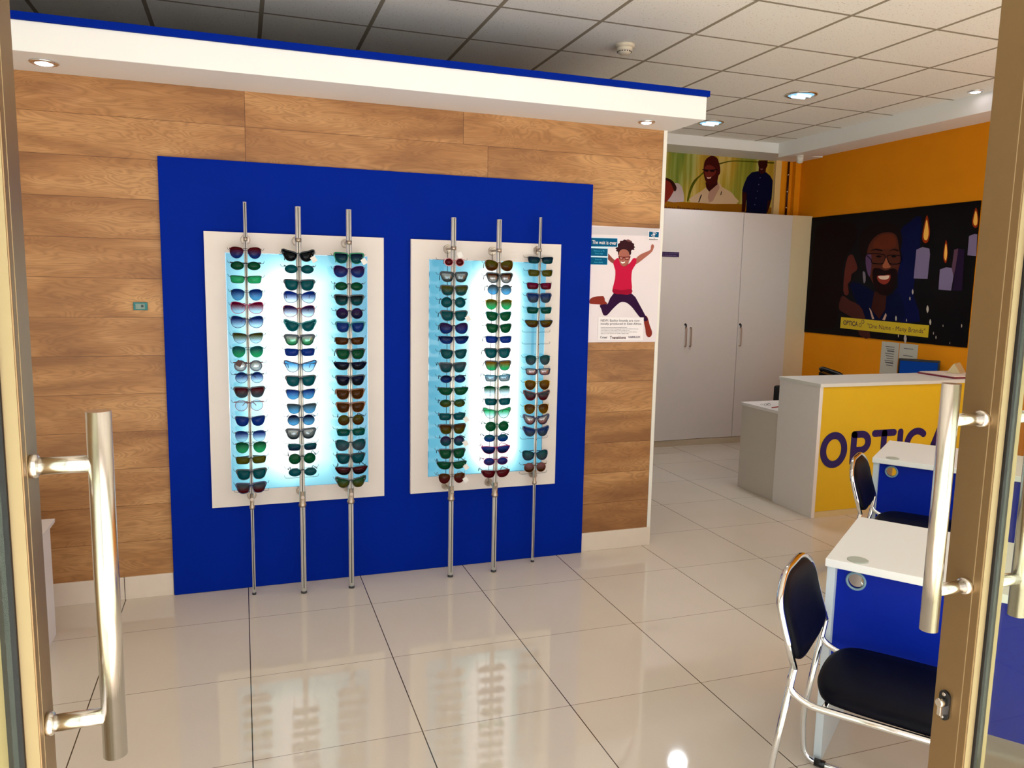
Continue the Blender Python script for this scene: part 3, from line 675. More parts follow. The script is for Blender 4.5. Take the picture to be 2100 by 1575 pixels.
# ------------------------------------------------------------------ mural over the cupboards
def mural_mat():
    g = G('green_gold_drape_print'); x, y, z = g.xyz()
    v = g.comb(g.math('MULTIPLY', x, 14), 0.0, g.math('MULTIPLY', z, .8))
    n1 = g.noise(v, 1.0, 4)
    v2 = g.comb(g.math('MULTIPLY', x, 3), 5.0, z); n2 = g.noise(v2, 1.0, 2)
    a = g.ramp(n1, [(.36, (92, 100, 14)), (.5, (160, 148, 44)), (.62, (206, 200, 130))])
    b_ = g.ramp(n2, [(.35, (92, 140, 30)), (.6, (214, 156, 24))])
    g.l(g.mix(.5, a, b_), g.b.inputs['Base Color']); g.b.inputs['Roughness'].default_value = .5
    return g.m
mu = thing('wall_mural', 'green and gold mural of three men above the cupboards', 'mural', (2.9, YB-.004, 2.42))
MB().box(.80, YB-.004, 2.30, 3.702, YB-.001, 3.024).build('print', mural_mat(), mu, True)
s1 = Sheet(mu, 1, YB-.004, -1, 1340, 260, 5.25)
c_ = lambda n, v: mat('mural_'+n, v, .5)
s1.shape('swoosh', c_('olive', (84, 84, 10)), [(540, 480), (500, 520), (440, 570), (400, 640), (372, 730), (360, 800), (378, 800), (400, 720), (430, 640), (480, 560), (545, 498)], 2)
s1.shape('swoosh', c_('olive', (84, 84, 10)), [(700, 395), (800, 370), (900, 362), (1100, 372), (1290, 380), (1290, 398), (1100, 384), (900, 374), (800, 382), (700, 410)], 2)
s1.shape('caption_band', c_('amber', (150, 92, 8)), [(112, 795), (400, 815), (950, 832), (1100, 860), (1280, 870), (1270, 1010), (110, 990)])
s1.shape('shirt', c_('lilac', (196, 172, 168)), [(235, 605), (290, 625), (320, 690), (330, 790), (300, 808), (150, 800), (215, 680)], 2)
s1.shape('head', c_('red_skin', (130, 36, 24)), [(100, 560), (150, 555), (200, 590), (235, 640), (215, 700), (150, 800), (95, 800)], 2)
s1.shape('hair', c_('darkhair', (46, 14, 8)), [(100, 560), (150, 552), (210, 585), (250, 650), (240, 690), (222, 690), (190, 610), (140, 575), (100, 575)], 2)
s1.shape('jacket', c_('cream', (208, 174, 140)), [(400, 812), (440, 740), (520, 690), (570, 650), (600, 690), (700, 600), (740, 650), (830, 700), (880, 760), (895, 830)], 2)
s1.shape('jacket_lapel', c_('pinkish', (182, 138, 118)), [(700, 602), (712, 660), (640, 800), (600, 815), (585, 760), (600, 690)])
s1.shape('strap', c_('black', (24, 8, 12)), [(512, 728), (522, 734), (492, 815), (482, 812)])
s1.shape('strap', c_('black', (24, 8, 12)), [(732, 690), (738, 700), (728, 740), (720, 732)])
s1.shape('neck', c_('dskin', (52, 10, 8)), [(560, 600), (690, 560), (690, 620), (600, 698), (570, 660)])
s1.shape('head', c_('dskin2', (66, 12, 10)), [(545, 400), (570, 345), (625, 312), (685, 335), (710, 400), (720, 450), (718, 500), (700, 530), (680, 600), (610, 622), (565, 590), (540, 500)], 3)
s1.shape('cheek', c_('mskin', (110, 36, 28)), [(552, 440), (600, 410), (660, 440), (670, 500), (620, 540), (560, 530)], 3)
s1.shape('glasses', c_('black', (24, 8, 12)), [(526, 455), (550, 458), (610, 462), (690, 455), (690, 464), (660, 468), (655, 486), (615, 486), (608, 470), (592, 470), (588, 484), (556, 482), (548, 466), (526, 464)])
s1.shape('mouth', c_('teeth', (226, 180, 160)), [(570, 540), (600, 545), (624, 538), (615, 556), (585, 560)])
s1.shape('forearm', c_('dskin', (52, 10, 8)), [(955, 700), (1020, 700), (1000, 800), (985, 920), (950, 915), (955, 800)])
s1.shape('forearm', c_('dskin', (52, 10, 8)), [(1225, 780), (1270, 780), (1250, 860), (1225, 925), (1200, 925)])
s1.shape('shirt', c_('dnavy', (4, 6, 44)), [(1120, 478), (1060, 490), (1010, 540), (975, 620), (953, 695), (1005, 715), (1000, 900), (975, 945), (1215, 955), (1230, 800), (1272, 780), (1285, 580), (1260, 530), (1215, 490)], 1)
s1.shape('head', c_('dskin', (52, 10, 8)), [(1132, 362), (1230, 362), (1228, 420), (1212, 450), (1208, 490), (1165, 510), (1130, 485), (1135, 440), (1128, 400)], 1)
s1.shape('mouth', c_('teeth2', (150, 90, 84)), [(1150, 452), (1180, 452), (1172, 462), (1156, 462)])
for q in [(1149, 548), (1134, 622), (1120, 692), (1105, 768), (1092, 838)]:
    s1.shape('button', c_('btn', (120, 130, 160)), [(q[0]-5, q[1]), (q[0], q[1]-6), (q[0]+5, q[1]), (q[0], q[1]+6)])
A = s1.pt((120, 905), .0035); B = s1.pt((527, 915), .0035)
text('lettering', 'any language', c_('ink', (70, 10, 30)), mu, A, (1, 0, 0), (0, 0, 1), B.x-A.x, .055, .0, 0)

# ------------------------------------------------------------------ candle picture on the yellow wall
pc = thing('wall_poster', 'large dark poster of a smiling man with glasses by candlelight on the yellow wall', 'poster', (XR-.004, 1.4, 1.19))
PXV = XR-.010
MB().box(PXV, .465, 1.19, XR-.001, 2.482, 2.41).build('print', mat('night_print', (7, 3, 6), .5, spec=.12, noise=.5, nscale=3), pc, True)
s2 = Sheet(pc, 0, PXV, -1, 1600, 380, 3.938)
d_ = lambda n, v: mat('candle_'+n, v, .5, spec=.12)
s2.shape('night_glow', d_('navy', (7, 12, 58)), [(950, 420), (1040, 300), (1140, 250), (1130, 480), (1090, 740), (1080, 900), (1130, 1100), (880, 1080), (870, 900), (950, 820)], 2)
s2.shape('shirt', d_('navy2', (4, 10, 44)), [(560, 800), (640, 790), (760, 860), (860, 900), (950, 860), (1000, 980), (980, 1095), (700, 1085), (640, 1000)], 2)
s2.shape('hair', d_('curly_hair', (22, 10, 10)), [(636, 470), (645, 400), (690, 350), (760, 310), (860, 300), (950, 335), (985, 420), (975, 520), (960, 580), (700, 620), (650, 570)], 3)
s2.shape('neck', d_('neck', (56, 22, 16)), [(760, 860), (860, 860), (850, 1000), (800, 1080), (735, 1000)])
s2.shape('face', d_('skin', (80, 36, 24)), [(700, 560), (722, 470), (790, 398), (880, 378), (940, 410), (960, 520), (972, 600), (950, 700), (920, 810), (860, 880), (800, 870), (750, 790), (700, 680)], 3)
s2.shape('forehead', d_('skin_warm', (96, 40, 21)), [(752, 470), (805, 410), (885, 392), (930, 425), (928, 500), (830, 516), (760, 516)], 3)
s2.shape('cheek', d_('skin_pale', (92, 62, 96)), [(696, 560), (735, 560), (735, 680), (720, 740), (700, 690), (690, 620)], 2)
s2.shape('beard', d_('beard', (26, 8, 8)), [(748, 680), (800, 670), (850, 690), (905, 670), (945, 690), (935, 770), (900, 860), (850, 890), (790, 870), (752, 790)], 3)
s2.shape('eyebrow', d_('beard', (26, 8, 8)), [(730, 530), (770, 510), (820, 520), (824, 534), (770, 524)], 2)
s2.shape('eyebrow', d_('beard', (26, 8, 8)), [(880, 530), (920, 512), (955, 522), (952, 534), (918, 524)], 2)
s2.shape('eye', d_('hair', (12, 4, 6)), [(770, 575), (795, 566), (820, 575), (795, 584)], 2)
s2.shape('eye', d_('hair', (12, 4, 6)), [(895, 575), (918, 566), (940, 575), (918, 584)], 2)
for o_ in ([(700, 556), (840, 560), (838, 620), (815, 634), (745, 628), (735, 600)], [(868, 566), (978, 572), (972, 620), (950, 634), (890, 634), (872, 612)]):
    P = crom([Vector(q) for q in o_], 3); c0 = sum(P, Vector((0, 0)))/len(P)
    s2.k += 1
    MB().tube([s2.pt(q, .0005+.00007*s2.k) for q in P], .0042, 5, closed=True).build('glasses_frame', d_('frame', (16, 6, 10)), pc, True)
s2.shape('nose', d_('skin_hi', (158, 86, 56)), [(838, 620), (860, 580), (880, 640), (895, 660), (850, 672), (825, 658)], 2)
s2.shape('lips', d_('lip', (140, 48, 36)), [(784, 730), (840, 726), (890, 722), (884, 770), (850, 800), (812, 792), (788, 766)], 2)
s2.shape('teeth', d_('teeth', (232, 196, 170)), [(792, 734), (840, 731), (880, 728), (874, 752), (845, 762), (806, 756)], 2)
s2.shape('collar', d_('collar', (190, 150, 130)), [(718, 988), (735, 1010), (760, 1080), (742, 1080)])
s2.shape('collar', d_('collar', (190, 150, 130)), [(852, 1030), (860, 1050), (845, 1090), (825, 1085)])
s2.shape('woman_hair', d_('wh', (20, 6, 6)), [(300, 330), (560, 300), (620, 360), (600, 480), (530, 570), (500, 700), (500, 860), (470, 1000), (440, 1150), (300, 1150), (220, 1130), (260, 700)], 2)
s2.shape('woman_face', d_('wf', (92, 38, 30)), [(545, 580), (580, 560), (600, 590), (625, 670), (600, 700), (575, 720), (570, 770), (545, 800), (555, 870), (530, 890), (510, 850), (520, 700)], 2)
s2.shape('hand', d_('hand', (70, 32, 27)), [(505, 890), (560, 930), (640, 970), (680, 1050), (730, 1230), (640, 1210), (600, 1080), (480, 1010), (480, 940)], 2)
s2.shape('earring', d_('ear', (120, 108, 116)), [(666, 700), (686, 706), (690, 770), (674, 790)], 2)
# candles and flames
for pts in ([(1100, 520), (1150, 498), (1205, 512), (1210, 560), (1190, 755), (1078, 752)], [(1290, 680), (1340, 662), (1390, 668), (1405, 700), (1380, 850), (1278, 842)], [(1525, 410), (1570, 392), (1592, 395), (1582, 572), (1512, 565)]):
    s2.shape('candle', d_('wax', (126, 110, 142)), pts, 1)
s2.shape('candle', d_('wax_dim', (92, 60, 78)), [(1405, 520), (1438, 510), (1425, 620), (1400, 740), (1385, 670)], 1)
s2.shape('candle', d_('wax_dark', (34, 18, 46)), [(1440, 510), (1490, 520), (1470, 850), (1390, 850), (1410, 700)], 1)
for pts, k in (([(1186, 240), (1205, 330), (1208, 400), (1190, 460), (1160, 462), (1146, 420), (1160, 330)], 0), ([(1340, 440), (1354, 520), (1350, 590), (1335, 630), (1318, 590), (1322, 520)], 0), ([(1582, 180), (1600, 250), (1598, 320), (1575, 345), (1550, 310), (1560, 240)], 0)):
    s2.shape('flame', d_('flame_red', (150, 44, 6)), pts, 3)
    c0 = (sum(p[0] for p in pts)/len(pts), sum(p[1] for p in pts)/len(pts))
    s2.shape('flame', d_('flame', (255, 190, 84)), [(c0[0]+(p[0]-c0[0])*.66, c0[1]+(p[1]-c0[1])*.74) for p in pts], 3)
for x_, y_, r_ in [(1070, 860, 14), (1048, 915, 10), (935, 1075, 14), (1020, 1090, 8), (1190, 1000, 20), (1212, 1105, 16), (1465, 1135, 10), (1315, 1135, 7), (1238, 1195, 8), (1258, 1228, 9), (955, 1215, 9), (1010, 1240, 24), (1370, 1275, 6)]:
    s2.shape('glint', d_('glint', (190, 176, 160)), [(x_-r_*.5, y_), (x_, y_-r_*1.6), (x_+r_*.5, y_), (x_, y_+r_*1.6)], 2)
s2.k += 1
A, B, C_, D = [s2.pt(q, .0005+.00007*s2.k) for q in [(492, 1064), (1203, 1132), (1194, 1230), (484, 1152)]]
MB().face([A, B, C_, D]).build('caption_band', mat('caption_yellow', (206, 172, 10), .5), pc, True)
lift = .0005+.00007*(s2.k+1)
def ctext(s, a, b_, hpx, bold=0, **k):
    A, B = s2.pt(a, lift), s2.pt(b_, lift); up = s2.pt((a[0], a[1]-hpx), lift)-A
    text('lettering', s, mat('caption_ink', (52, 14, 40), .5), pc, A, B-A, (0, 0, 1), (B-A).length, up.length, bold, 0, **k)
ctext('OPTICA', (508, 1126), (626, 1141), 38, .025)
ctext('"One Name - Many Brands"', (700, 1163), (1168, 1210), 48, 0)
for q in ((646, 1130), (668, 1102)):
    P = [s2.pt((q[0]+10*math.cos(a*PI/6), q[1]+15*math.sin(a*PI/6)), lift) for a in range(12)]
    MB().tube(P, .0028, 5, closed=True).build('logo_ring', mat('caption_ink', (52, 14, 40)), pc, True)
# papers below it
pz = thing('paper_notices', 'two white printed sheets pinned to the yellow wall under the dark poster', 'paper', (XR-.003, 1.18, .88))
for k, (a, c) in enumerate([(1.185, 1.392), (.968, 1.175)]):
    MB().box(XR-.004, a, .865, XR-.002, c, 1.172).build('sheet', mat('notice_paper', (190, 184, 168), .6), pz, True)
    for j in range(9):
        y0_, y1_ = a+.05, c-.05
        if j in (0, 3, 8) or k == 0:
            MB().box(XR-.0052, y0_, 1.125-j*.022, XR-.0042, y1_-(j % 3)*.012, 1.125-j*.022+(.012 if j in (2, 7) else .006)).build('print_line', mat('print_grey', (96, 92, 96), .6), pz, True)

# ------------------------------------------------------------------ reception counter
rc = thing('reception_counter', 'white reception counter with yellow front panel lettered in blue', 'counter', (3.0, .2, 0))
MB().box(2.088, 0, 0, 2.118, .44, .965, bev=.001).box(2.118, .015, .055, 3.85, .035, .965).build('body', M_lam, rc, True)
MB().box(2.080, -.012, .965, 3.9, .445, .990, bev=.0015).build('top', mat('counter_top', (222, 220, 214), .35), rc, True)
MB().box(2.118, .004, .045, 3.85, .0148, .9645).build('front_panel', M_ybright, rc, True, 'yellow front panel')
MB().box(2.118, -.002, 0, 3.85, .035, .044).build('plinth', mat('counter_plinth', (216, 190, 140), .5), rc, True)
MB().box(3.86, 0, 0, 3.89, .44, .965).build('side_panel', M_lam, rc, True)
M_sign = mat('navy_letters', (4, 0, 96), .4)
def stroke(pts, r=.026, closed=False):
    """rounded letter stroke as a flat bar with round ends, in the plane y=0"""
    pts = [Vector(p) for p in pts]
    b_ = MB(); n = len(pts)
    for i in range(n if closed else n-1):
        a, c = pts[i], pts[(i+1) % n]; t = (c-a).normalized(); nn = Vector((-t.y, t.x))
        ang = math.atan2(nn.y, nn.x); out = []
        for k in range(9): out.append(a+r*Vector((math.cos(ang+PI*k/8), math.sin(ang+PI*k/8))))
        for k in range(9): out.append(c+r*Vector((math.cos(ang+PI+PI*k/8), math.sin(ang+PI+PI*k/8))))
        b_.prism([(p.x, .0035, p.y) for p in out], (0, -.003-.00004*i, 0))
    return b_
z0_, z1_ = .397, .605
ell = lambda cx, cz, a, b__, s0=0, s1=360, n=28: [(cx+a*math.cos(math.radians(s0+(s1-s0)*k/n)), cz+b__*math.sin(math.radians(s0+(s1-s0)*k/n))) for k in range(n+1)]
zm = (z0_+z1_)/2; hh = (z1_-z0_)/2
LET = {'letter_o': [ell(2.251, zm-.002, .095, hh+.004)[:-1]], 'letter_p': [[(2.43, z0_), (2.43, z1_)], [(2.43, z1_)]+ell(2.50, z1_-.06, .062, .060, 90, -90, 12)+[(2.43, z1_-.12)]],
       'letter_t': [[(2.62, z1_), (2.80, z1_)], [(2.71, z1_), (2.71, z0_)]], 'letter_i': [[(2.865, z1_), (2.865, z0_)]],
       'letter_c': [ell(3.03, zm, .095, hh, 50, 310, 18)], 'letter_a': [[(3.16, z0_), (3.245, z1_), (3.33, z0_)], [(3.19, z0_+.07), (3.30, z0_+.07)]]}
for nme, strokes in LET.items():
    b = MB()
    for si, st in enumerate(strokes):
        q = stroke(st, closed=(nme == 'letter_o')); me = bpy.data.meshes.new('t'); q.bm.to_mesh(me); q.bm.free(); b.bm.from_mesh(me); bpy.data.meshes.remove(me)
    b.build(nme, M_sign, rc, True, 'navy blue letter')
ld = thing('staff_desk', 'lower white desk adjoining the back of the reception counter', 'desk', (3.0, .68, 0))
MB().box(2.108, .447, 0, 2.136, .92, .693, bev=.001).box(2.136, .447, .0, 3.98, .462, .693).box(3.95, .462, 0, 3.98, .92, .693).build('body', mat('staff_desk_side', (214, 202, 190), .45, noise=.02), ld, True)
MB().box(2.098, .447, .693, 3.985, .93, .718, bev=.0015).build('top', M_lam, ld, True)
# things on the low desk
gl = thing('eyeglasses', 'folded black spectacles lying on the lower white desk', 'glasses', (2.195, .71, .719))
gl.scale = (.55, .55, .55)
b = MB()
for sx in (-.03, .03): b.tube([(sx+.022*math.cos(a*PI/6), .018*math.sin(a*PI/6)*.6, .012+.014*math.sin(a*PI/6)) for a in range(12)], .0022, 6, closed=True)
b.tube([(-.01, 0, .014), (.01, 0, .014)], .002, 6); b.build('frame', M_black, gl)
for sx in (-1, 1): MB().tube([(sx*.052, 0, .018), (sx*.056, .05, .010), (sx*.05, .1, .002)], .0022, 6).build('temple_arm', M_black, gl)
pn = thing('pen', 'red pen lying on the lower white desk', 'pen', (2.195, .60, .723), rz=.35)
MB().tube([(-.06, 0, 0), (.05, 0, 0)], .004, 10).build('barrel', mat('pen_red', (170, 40, 30), .4), pn)
MB().tube([(.05, 0, 0), (.066, 0, 0)], [.004, .001], 10).build('tip', M_black, pn)
oc = thing('office_chair', 'black office chair backrest showing above the lower desk', 'chair', (2.99, 1.19, 0))
b = MB(); b.tube([(-.0, .22, .46), (0, .25, .62), (0, .24, .74)], .02, 8); b.build('back_support', M_black, oc)
MB().box(-.2, .18, .50, .2, .22, .775, bev=.018, seg=3).build('backrest', mat('black_mesh_fabric', (12, 12, 16), .8, bump=.3), oc, smooth=True)
MB().box(-.23, -.25, .42, .23, .2, .48, bev=.025, seg=3).build('seat', mat('black_mesh_fabric', (12, 12, 16), .8), oc, smooth=True)
b = MB().cyl((0, 0, .08), (0, 0, .42), .025)
for k in range(5):
    a = k*2*PI/5; b.tube([(0, 0, .1), (.26*math.cos(a), .26*math.sin(a), .06)], [.025, .015], 8)
b.build('base', M_black, oc)
for k in range(5):
    a = k*2*PI/5; MB().lathe([(.024, -.012), (.026, 0), (.024, .012)], (.26*math.cos(a), .26*math.sin(a), .026), 'y', 16).build('caster', M_black, oc)
# phone, monitor, folder and card holder behind / on the counter
wt = thing('back_desk', 'white worktop against the yellow wall behind the reception counter', 'desk', (3.6, 1.2, 0))
MB().box(3.36, 1.12, .735, 3.985, 1.72, .76, bev=.002).build('top', M_lam, wt, True)
for a in (3.37, 3.955): MB().box(a, 1.14, 0, a+.025, 1.70, .734).build('side_panel', M_lam, wt, True)
ph = thing('desk_phone', 'black desk telephone behind the reception counter', 'telephone', (3.53, 1.45, .761), rz=.5)
ph.scale = (1.15, 1.15, 1.15)
MB().prism([(-.11, -.1, 0), (-.11, .1, 0), (-.11, .1, .10), (-.11, -.1, .05)], (.22, 0, 0)).build('body', M_black, ph)
MB().tube(fillet([(-.085, -.09, .070), (-.085, -.06, .092), (-.085, .08, .128), (-.085, .10, .116)], .03), .02, 10).build('handset', M_black, ph)
for i in range(3):
    for j in range(4):
        o = MB().box(-.005+i*.03, -.06+j*.028, .072, .015+i*.03, -.042+j*.028, .078).build('key', M_dgrey, ph); o.rotation_euler = (0, 0, 0); o.location = (0, 0, (-.06+j*.028+.1)*.25-.018)
mo = thing('monitor', 'black-framed computer monitor with blue screen behind the counter', 'monitor', (3.66, 1.0, .761))
mo.location = (3.868, .822, .719); mo.rotation_euler = (0, 0, math.radians(-53.6)); hw = .165
MB().box(-hw, -.02, .075, hw, .02, .338, bev=.008).build('bezel', M_black, mo)
MB().box(-hw+.016, -.0225, .095, hw-.016, -.0205, .318).build('screen', emit('blue_screen', (12, 48, 110), .6), mo, label='blue desktop on screen')
MB().box(-.03, -.0, .01, .03, .03, .09).box(-.11, -.07, 0, .11, .08, .01, bev=.003).build('stand', M_black, mo)
fo = thing('folder', 'maroon folder lying on the end of the counter top', 'folder', (3.52, .2, .991), rz=-.05)
MB().box(-.12, -.16, 0, .2, .20, .012, bev=.001).build('cover', mat('maroon_cover', (118, 16, 44), .4), fo)
MB().box(-.11, -.155, .0121, .19, .19, .018).build('pages', mat('pages', (222, 208, 196), .7), fo)
ch = thing('calendar', 'small tent-shaped desk calendar on the counter', 'calendar', (3.66, .26, 1.0105), rz=.5)
MB().prism([(-.09, -.05, 0), (-.09, .05, 0), (-.09, .004, .075), (-.09, -.004, .075)], (.18, 0, 0)).build('stand', mat('tan_card', (196, 176, 136), .6), ch)
o = MB().box(-.07, -.001, .012, .07, .001, .06).build('page', mat('page_white', (225, 220, 205), .6), ch); o.location = (0, -.039, -.003); o.rotation_euler = (-.55, 0, 0)

# ------------------------------------------------------------------ customer desks
def desk(loc, lab):
    t = thing('customer_desk', lab, 'desk', (loc[0], loc[1], 0), math.radians(-53.13), group='white and blue customer desks')
    MB().box(0, 0, .722, 1.2, .6, .75, bev=.002).build('desktop', mat('desktop_white', (236, 234, 232), .35), t)
    for x0_ in (.006, 1.168): MB().box(x0_, .012, 0, x0_+.026, .588, .7215, bev=.001).build('leg_panel', mat('desk_leg_white', (206, 214, 220), .4), t)
    b = MB(); N = 32; cx_, cz_, r_ = .094, .675, .026
    # blue panel with a round cable hole
    X0, X1, Z0, Z1 = .0325, 1.1675, .265, .7215; yp = .05
    for yy in (yp, yp+.016):
        ring = [b.bm.verts.new((cx_+r_*math.cos(2*PI*k/N), yy, cz_+r_*math.sin(2*PI*k/N))) for k in range(N)]
        sq = []
        for k in range(N):
            c, s_ = math.cos(2*PI*k/N), math.sin(2*PI*k/N); m_ = max(abs(c), abs(s_)); sq.append(b.bm.verts.new((cx_+.04*c/m_, yy, cz_+.04*s_/m_)))
        for k in range(N): b.bm.faces.new((ring[k], ring[(k+1) % N], sq[(k+1) % N], sq[k]))
        if yy == yp: r1 = ring
        else:
            for k in range(N): b.bm.faces.new((r1[k], r1[(k+1) % N], ring[(k+1) % N], ring[k]))
    b.box(X0, yp, Z0, cx_-.04, yp+.016, Z1).box(cx_+.04, yp, Z0, X1, yp+.016, Z1).box(cx_-.04, yp, Z0, cx_+.04, yp+.016, cz_-.04).box(cx_-.04, yp, cz_+.04, cx_+.04, yp+.016, Z1)
    b.build('modesty_panel', M_deskblue, t, label='royal blue panel')
    b = MB(); ring = [(cx_+.029*math.cos(2*PI*k/24), yp-.002, cz_+.029*math.sin(2*PI*k/24)) for k in range(24)]
    b.tube(ring, .0045, 8, closed=True).build('hole_ring', mat('grey_ring', (120, 150, 165), .4), t)
    MB().lathe([(.034, 0), (.034, .002), (.031, .0035)], (.095, .046, .75), 'z', 32).build('grommet', mat('grey_grommet', (168, 172, 160), .5), t)
    return t
desk((.07, -2.39), 'white desk with blue panel behind the nearer black chair')
desk((1.455, -1.165), 'white desk with blue panel in front of the reception counter')
def chair(loc, lab):
    t = thing('visitor_chair', lab, 'chair', (loc[0], loc[1], 0), math.radians(-143.13), group='black and chrome visitor chairs')
    hw_ = .2085; rz_ = .435
    for s in (1, -1):
        P = fillet([(s*hw_, -.047, .54), (s*hw_, -.062, .47), (s*hw_, .0, rz_), (s*hw_, .40, rz_+.006), (s*hw_, .43, .30), (s*hw_, .45, .012), (s*hw_, -.085, .012), (s*hw_, -.100, .165), (s*hw_, -.047, .54)], [0, .03, .05, .05, .1, .03, .05, .1, 0], 5)
        MB().tube(P, .0105, 12).build('side_frame', M_chrome, t)
        for y_ in (-.03, .40): MB().tube([(s*hw_, y_-.018, .0135), (s*hw_, y_+.018, .0135)], .0135, 12).build('foot_glide', M_black, t)
    for y_ in (.04, .36): MB().tube([(-hw_, y_, rz_-.004), (hw_, y_, rz_-.004)], .008, 10).build('crossbar', M_chrome, t)
    arch = fillet([(-hw_, -.047, .54), (-hw_, -.085, .66), (-hw_, -.104, .735), (-hw_+.10, -.118, .79), (hw_-.10, -.118, .79), (hw_, -.104, .735), (hw_, -.085, .66), (hw_, -.047, .54)], [0, .05, .08, .10, .10, .08, .05, 0], 8)
    MB().tube(arch, .0105, 12).build('back_frame', M_chrome, t)
    # padded backrest and seat
    def pad(outline, f, thick, nm):
        """outline: closed list of 2-D points; f(u, v, w) -> local position, w = distance through the pad"""
        b = MB(); P = crom([Vector(q) for q in outline], 4); c0 = sum(P, Vector((0, 0)))/len(P); rings = []
        for sc, w in ((0.0, .0), (.6, .0), (.90, .03), (.985, .25), (1.0, .5), (.985, .78), (.9, .97), (.6, 1.0), (0.0, 1.0)):
            if sc == 0: rings.append([b.bm.verts.new(f(c0.x, c0.y, w*thick))])
            else: rings.append([b.bm.verts.new(f(c0.x+(q.x-c0.x)*sc, c0.y+(q.y-c0.y)*sc, w*thick)) for q in P])
        n = len(P)
        for A_, B_ in zip(rings, rings[1:]):
            for k in range(n):
                if len(A_) == 1: b.bm.faces.new((A_[0], B_[k], B_[(k+1) % n]))
                elif len(B_) == 1: b.bm.faces.new((A_[k], A_[(k+1) % n], B_[0]))
                else: b.bm.faces.new((A_[k], A_[(k+1) % n], B_[(k+1) % n], B_[k]))
        return b.build(nm, M_vinyl, t, smooth=True)
    def yback(z): return -.047-.038*min(1, (z-.54)/.12)-.019*max(0, min(1, (z-.66)/.075))-.014*max(0, min(1, (z-.735)/.055))
    pad([(-.185, .56), (-.193, .61), (-.196, .68), (-.188, .728), (-.12, .772), (0, .781), (.12, .772), (.188, .728), (.196, .68), (.193, .61), (.185, .56), (.1, .535), (0, .53), (-.1, .535)],
        lambda u_, v_, w_: (u_, yback(v_)-.012+w_+.02*(1-(u_/.2)**2)*-.6, v_), .034, 'backrest')
    pad([(-.18, .035), (-.2, .10), (-.205, .25), (-.2, .38), (-.16, .425), (0, .435), (.16, .425), (.2, .38), (.205, .25), (.2, .10), (.18, .035), (.1, .0), (0, -.008), (-.1, .0)],
        lambda u_, v_, w_: (u_, v_, rz_+.004+w_+.004*math.cos(u_*8)), .045, 'seat')
    return t
chair((-.070, -2.576), 'black padded chair with chrome frame at the nearer desk')
chair((1.325, -1.357), 'black padded chair with chrome frame at the desk by the counter')
# low white unit seen past the door at the entrance side
wu = thing('display_plinth', 'white cabinet corner standing by the plank wall behind the door frame', 'cabinet', (-2.95, -.6, 0))
MB().box(-3.3, -.85, 0, -2.648, -.53, .52, bev=.004).build('body', mat('white_unit', (228, 222, 224), .4), wu, True)
MB().prism([(-3.33, -.88, .553), (-3.33, -.88, .535), (-3.30, -.86, .52), (-2.648, -.86, .52), (-2.63, -.88, .535), (-2.628, -.88, .553)], (0, .36, 0)).build('top', mat('white_unit', (228, 222, 224), .4), wu, True)

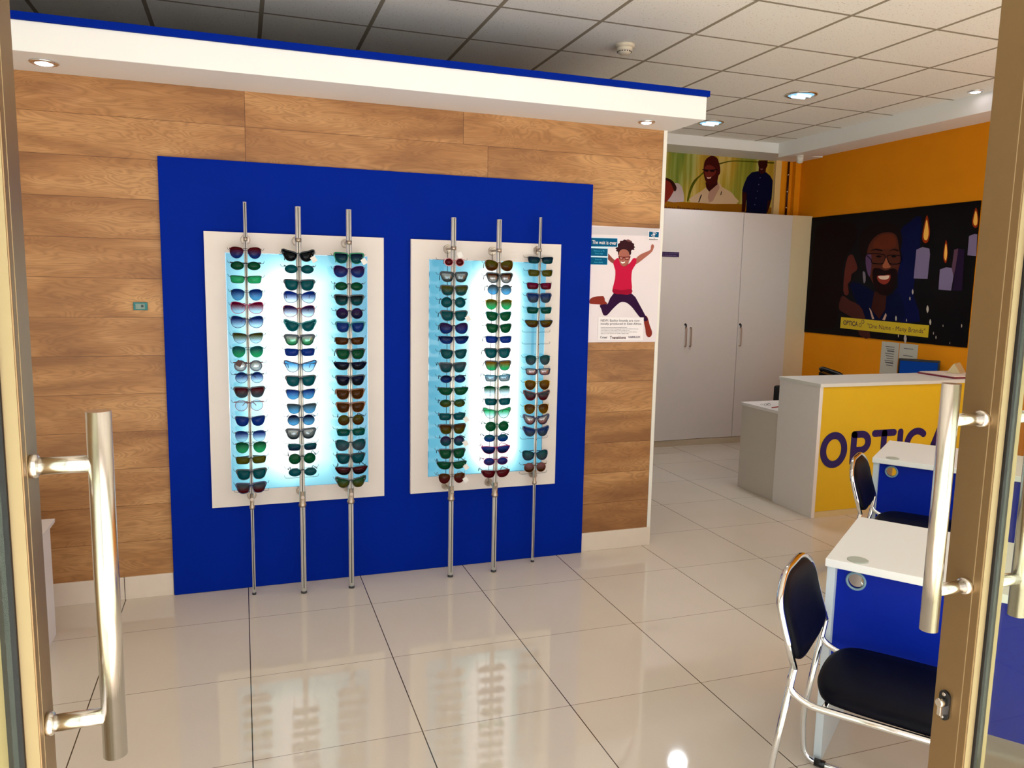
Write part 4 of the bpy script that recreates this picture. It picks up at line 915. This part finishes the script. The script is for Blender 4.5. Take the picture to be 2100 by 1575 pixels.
# ------------------------------------------------------------------ the two open glass doors
def leaf(name, lab, xf, yfree, sgn):
    """a leaf standing open along y; xf: x of the face towards the opening, sgn: +1 when the room side of that face points to +x"""
    t = tag(thing(name, None, None, (xf, yfree-.8, 0)), lab, 'door', kind='structure')
    T = .056; xa, xb = (xf-T, xf) if sgn > 0 else (xf, xf+T); xm = (xa+xb)/2
    yh = yfree-.82
    b = MB(); b.box(xa, yfree-.076, .01, xb, yfree, 2.68, bev=.0015)
    b.build('stile', M_alu, t, True)
    b = MB()
    b.box(xa+.002, yfree-.0775, .01, xa+.018, yfree-.0762, 2.68).box(xb-.018, yfree-.0775, .01, xb-.002, yfree-.0762, 2.68)
    b.build('glazing_bead', M_alul, t, True, 'pale gold glazing bead')
    # fine arris lines on the face
    fx = xb if sgn > 0 else xa
    b = MB(); b.box(fx-.0006, yfree-.060, .01, fx+.0006, yfree-.0585, 2.68); b.build('face_groove', M_alul, t, True, 'fine gold line')
    MB().box(xm-.009, yfree-.083, .012, xm+.009, yfree-.0765, 2.67).build('gasket', M_gasket, t, True, 'black rubber gasket')
    MB().box(xa, yh, .01, xb, yh+.07, 2.68).box(xa, yh+.07, .01, xb, yfree-.0775, .11).box(xa, yh+.07, 2.60, xb, yfree-.0775, 2.68).build('outer_frame', M_alu, t, True)
    MB().box(xm-.003, yh+.07, .11, xm+.003, yfree-.0835, 2.6).build('glass', M_glass, t, True, 'clear glass pane')
    return t, xa, xb
dl, a1, b1 = leaf('door_1', 'open glass door leaf with bronze frame, nearest the plank wall side', -2.07, -3.240, 1)
dr, a2, b2 = leaf('door_2', 'open glass door leaf with bronze frame and lock, in front of the desks', -.52, -3.360, -1)
def pull(par, xface, sgn, yc, z0, z1, zs, L=.084, nm='pull_handle'):
    t = MB().tube([(xface+sgn*L, yc, z0), (xface+sgn*L, yc, z1)], .016, 32)
    for z in zs:
        t.tube([(xface, yc, z), (xface+sgn*L, yc, z)], .0118, 20)
        t.lathe([(.0155, 0), (.0165, sgn*.003), (.0155, sgn*.009), (.0118, sgn*.011)], (xface, yc, z), 'x', 24)
    return t.build(nm, M_steel, par, True, 'brushed steel bar handle')
pull(dl, b1, 1, -3.283, .984, 1.484, (1.412, 1.045))
pull(dl, a1, -1, -3.283, 1.010, 1.484, (1.412, 1.045))
pull(dr, a2, -1, -3.4055, 1.040, 1.503, (1.436, 1.116), L=.084)
pull(dr, b2, 1, -3.4055, 1.040, 1.503, (1.436, 1.116), L=.084)
b = MB(); pts = [(.0, .012*math.cos(a*PI/12), .012*math.sin(a*PI/12)+(.018 if 0 <= a <= 12 else -.018)) for a in range(24)]
b.prism([(a2, -3.386+q[1], .865+q[2]) for q in pts], (-.004, 0, 0)); b.build('lock_plate', M_black, dr, True, 'black oval lock plate')
b = MB().lathe([(.0085, 0), (.0085, -.014), (.007, -.016)], (a2-.003, -3.386, .872), 'x', 24); b.box(a2-.016, -3.390, .846, a2-.003, -3.382, .87, bev=.001)
b.build('lock_cylinder', M_steel, dr, True, 'steel lock cylinder')
for z in (.888, .842): MB().lathe([(.0035, 0), (.0035, -.003)], (a2-.004, -3.386, z), 'x', 12).build('screw', M_steel, dr, True)
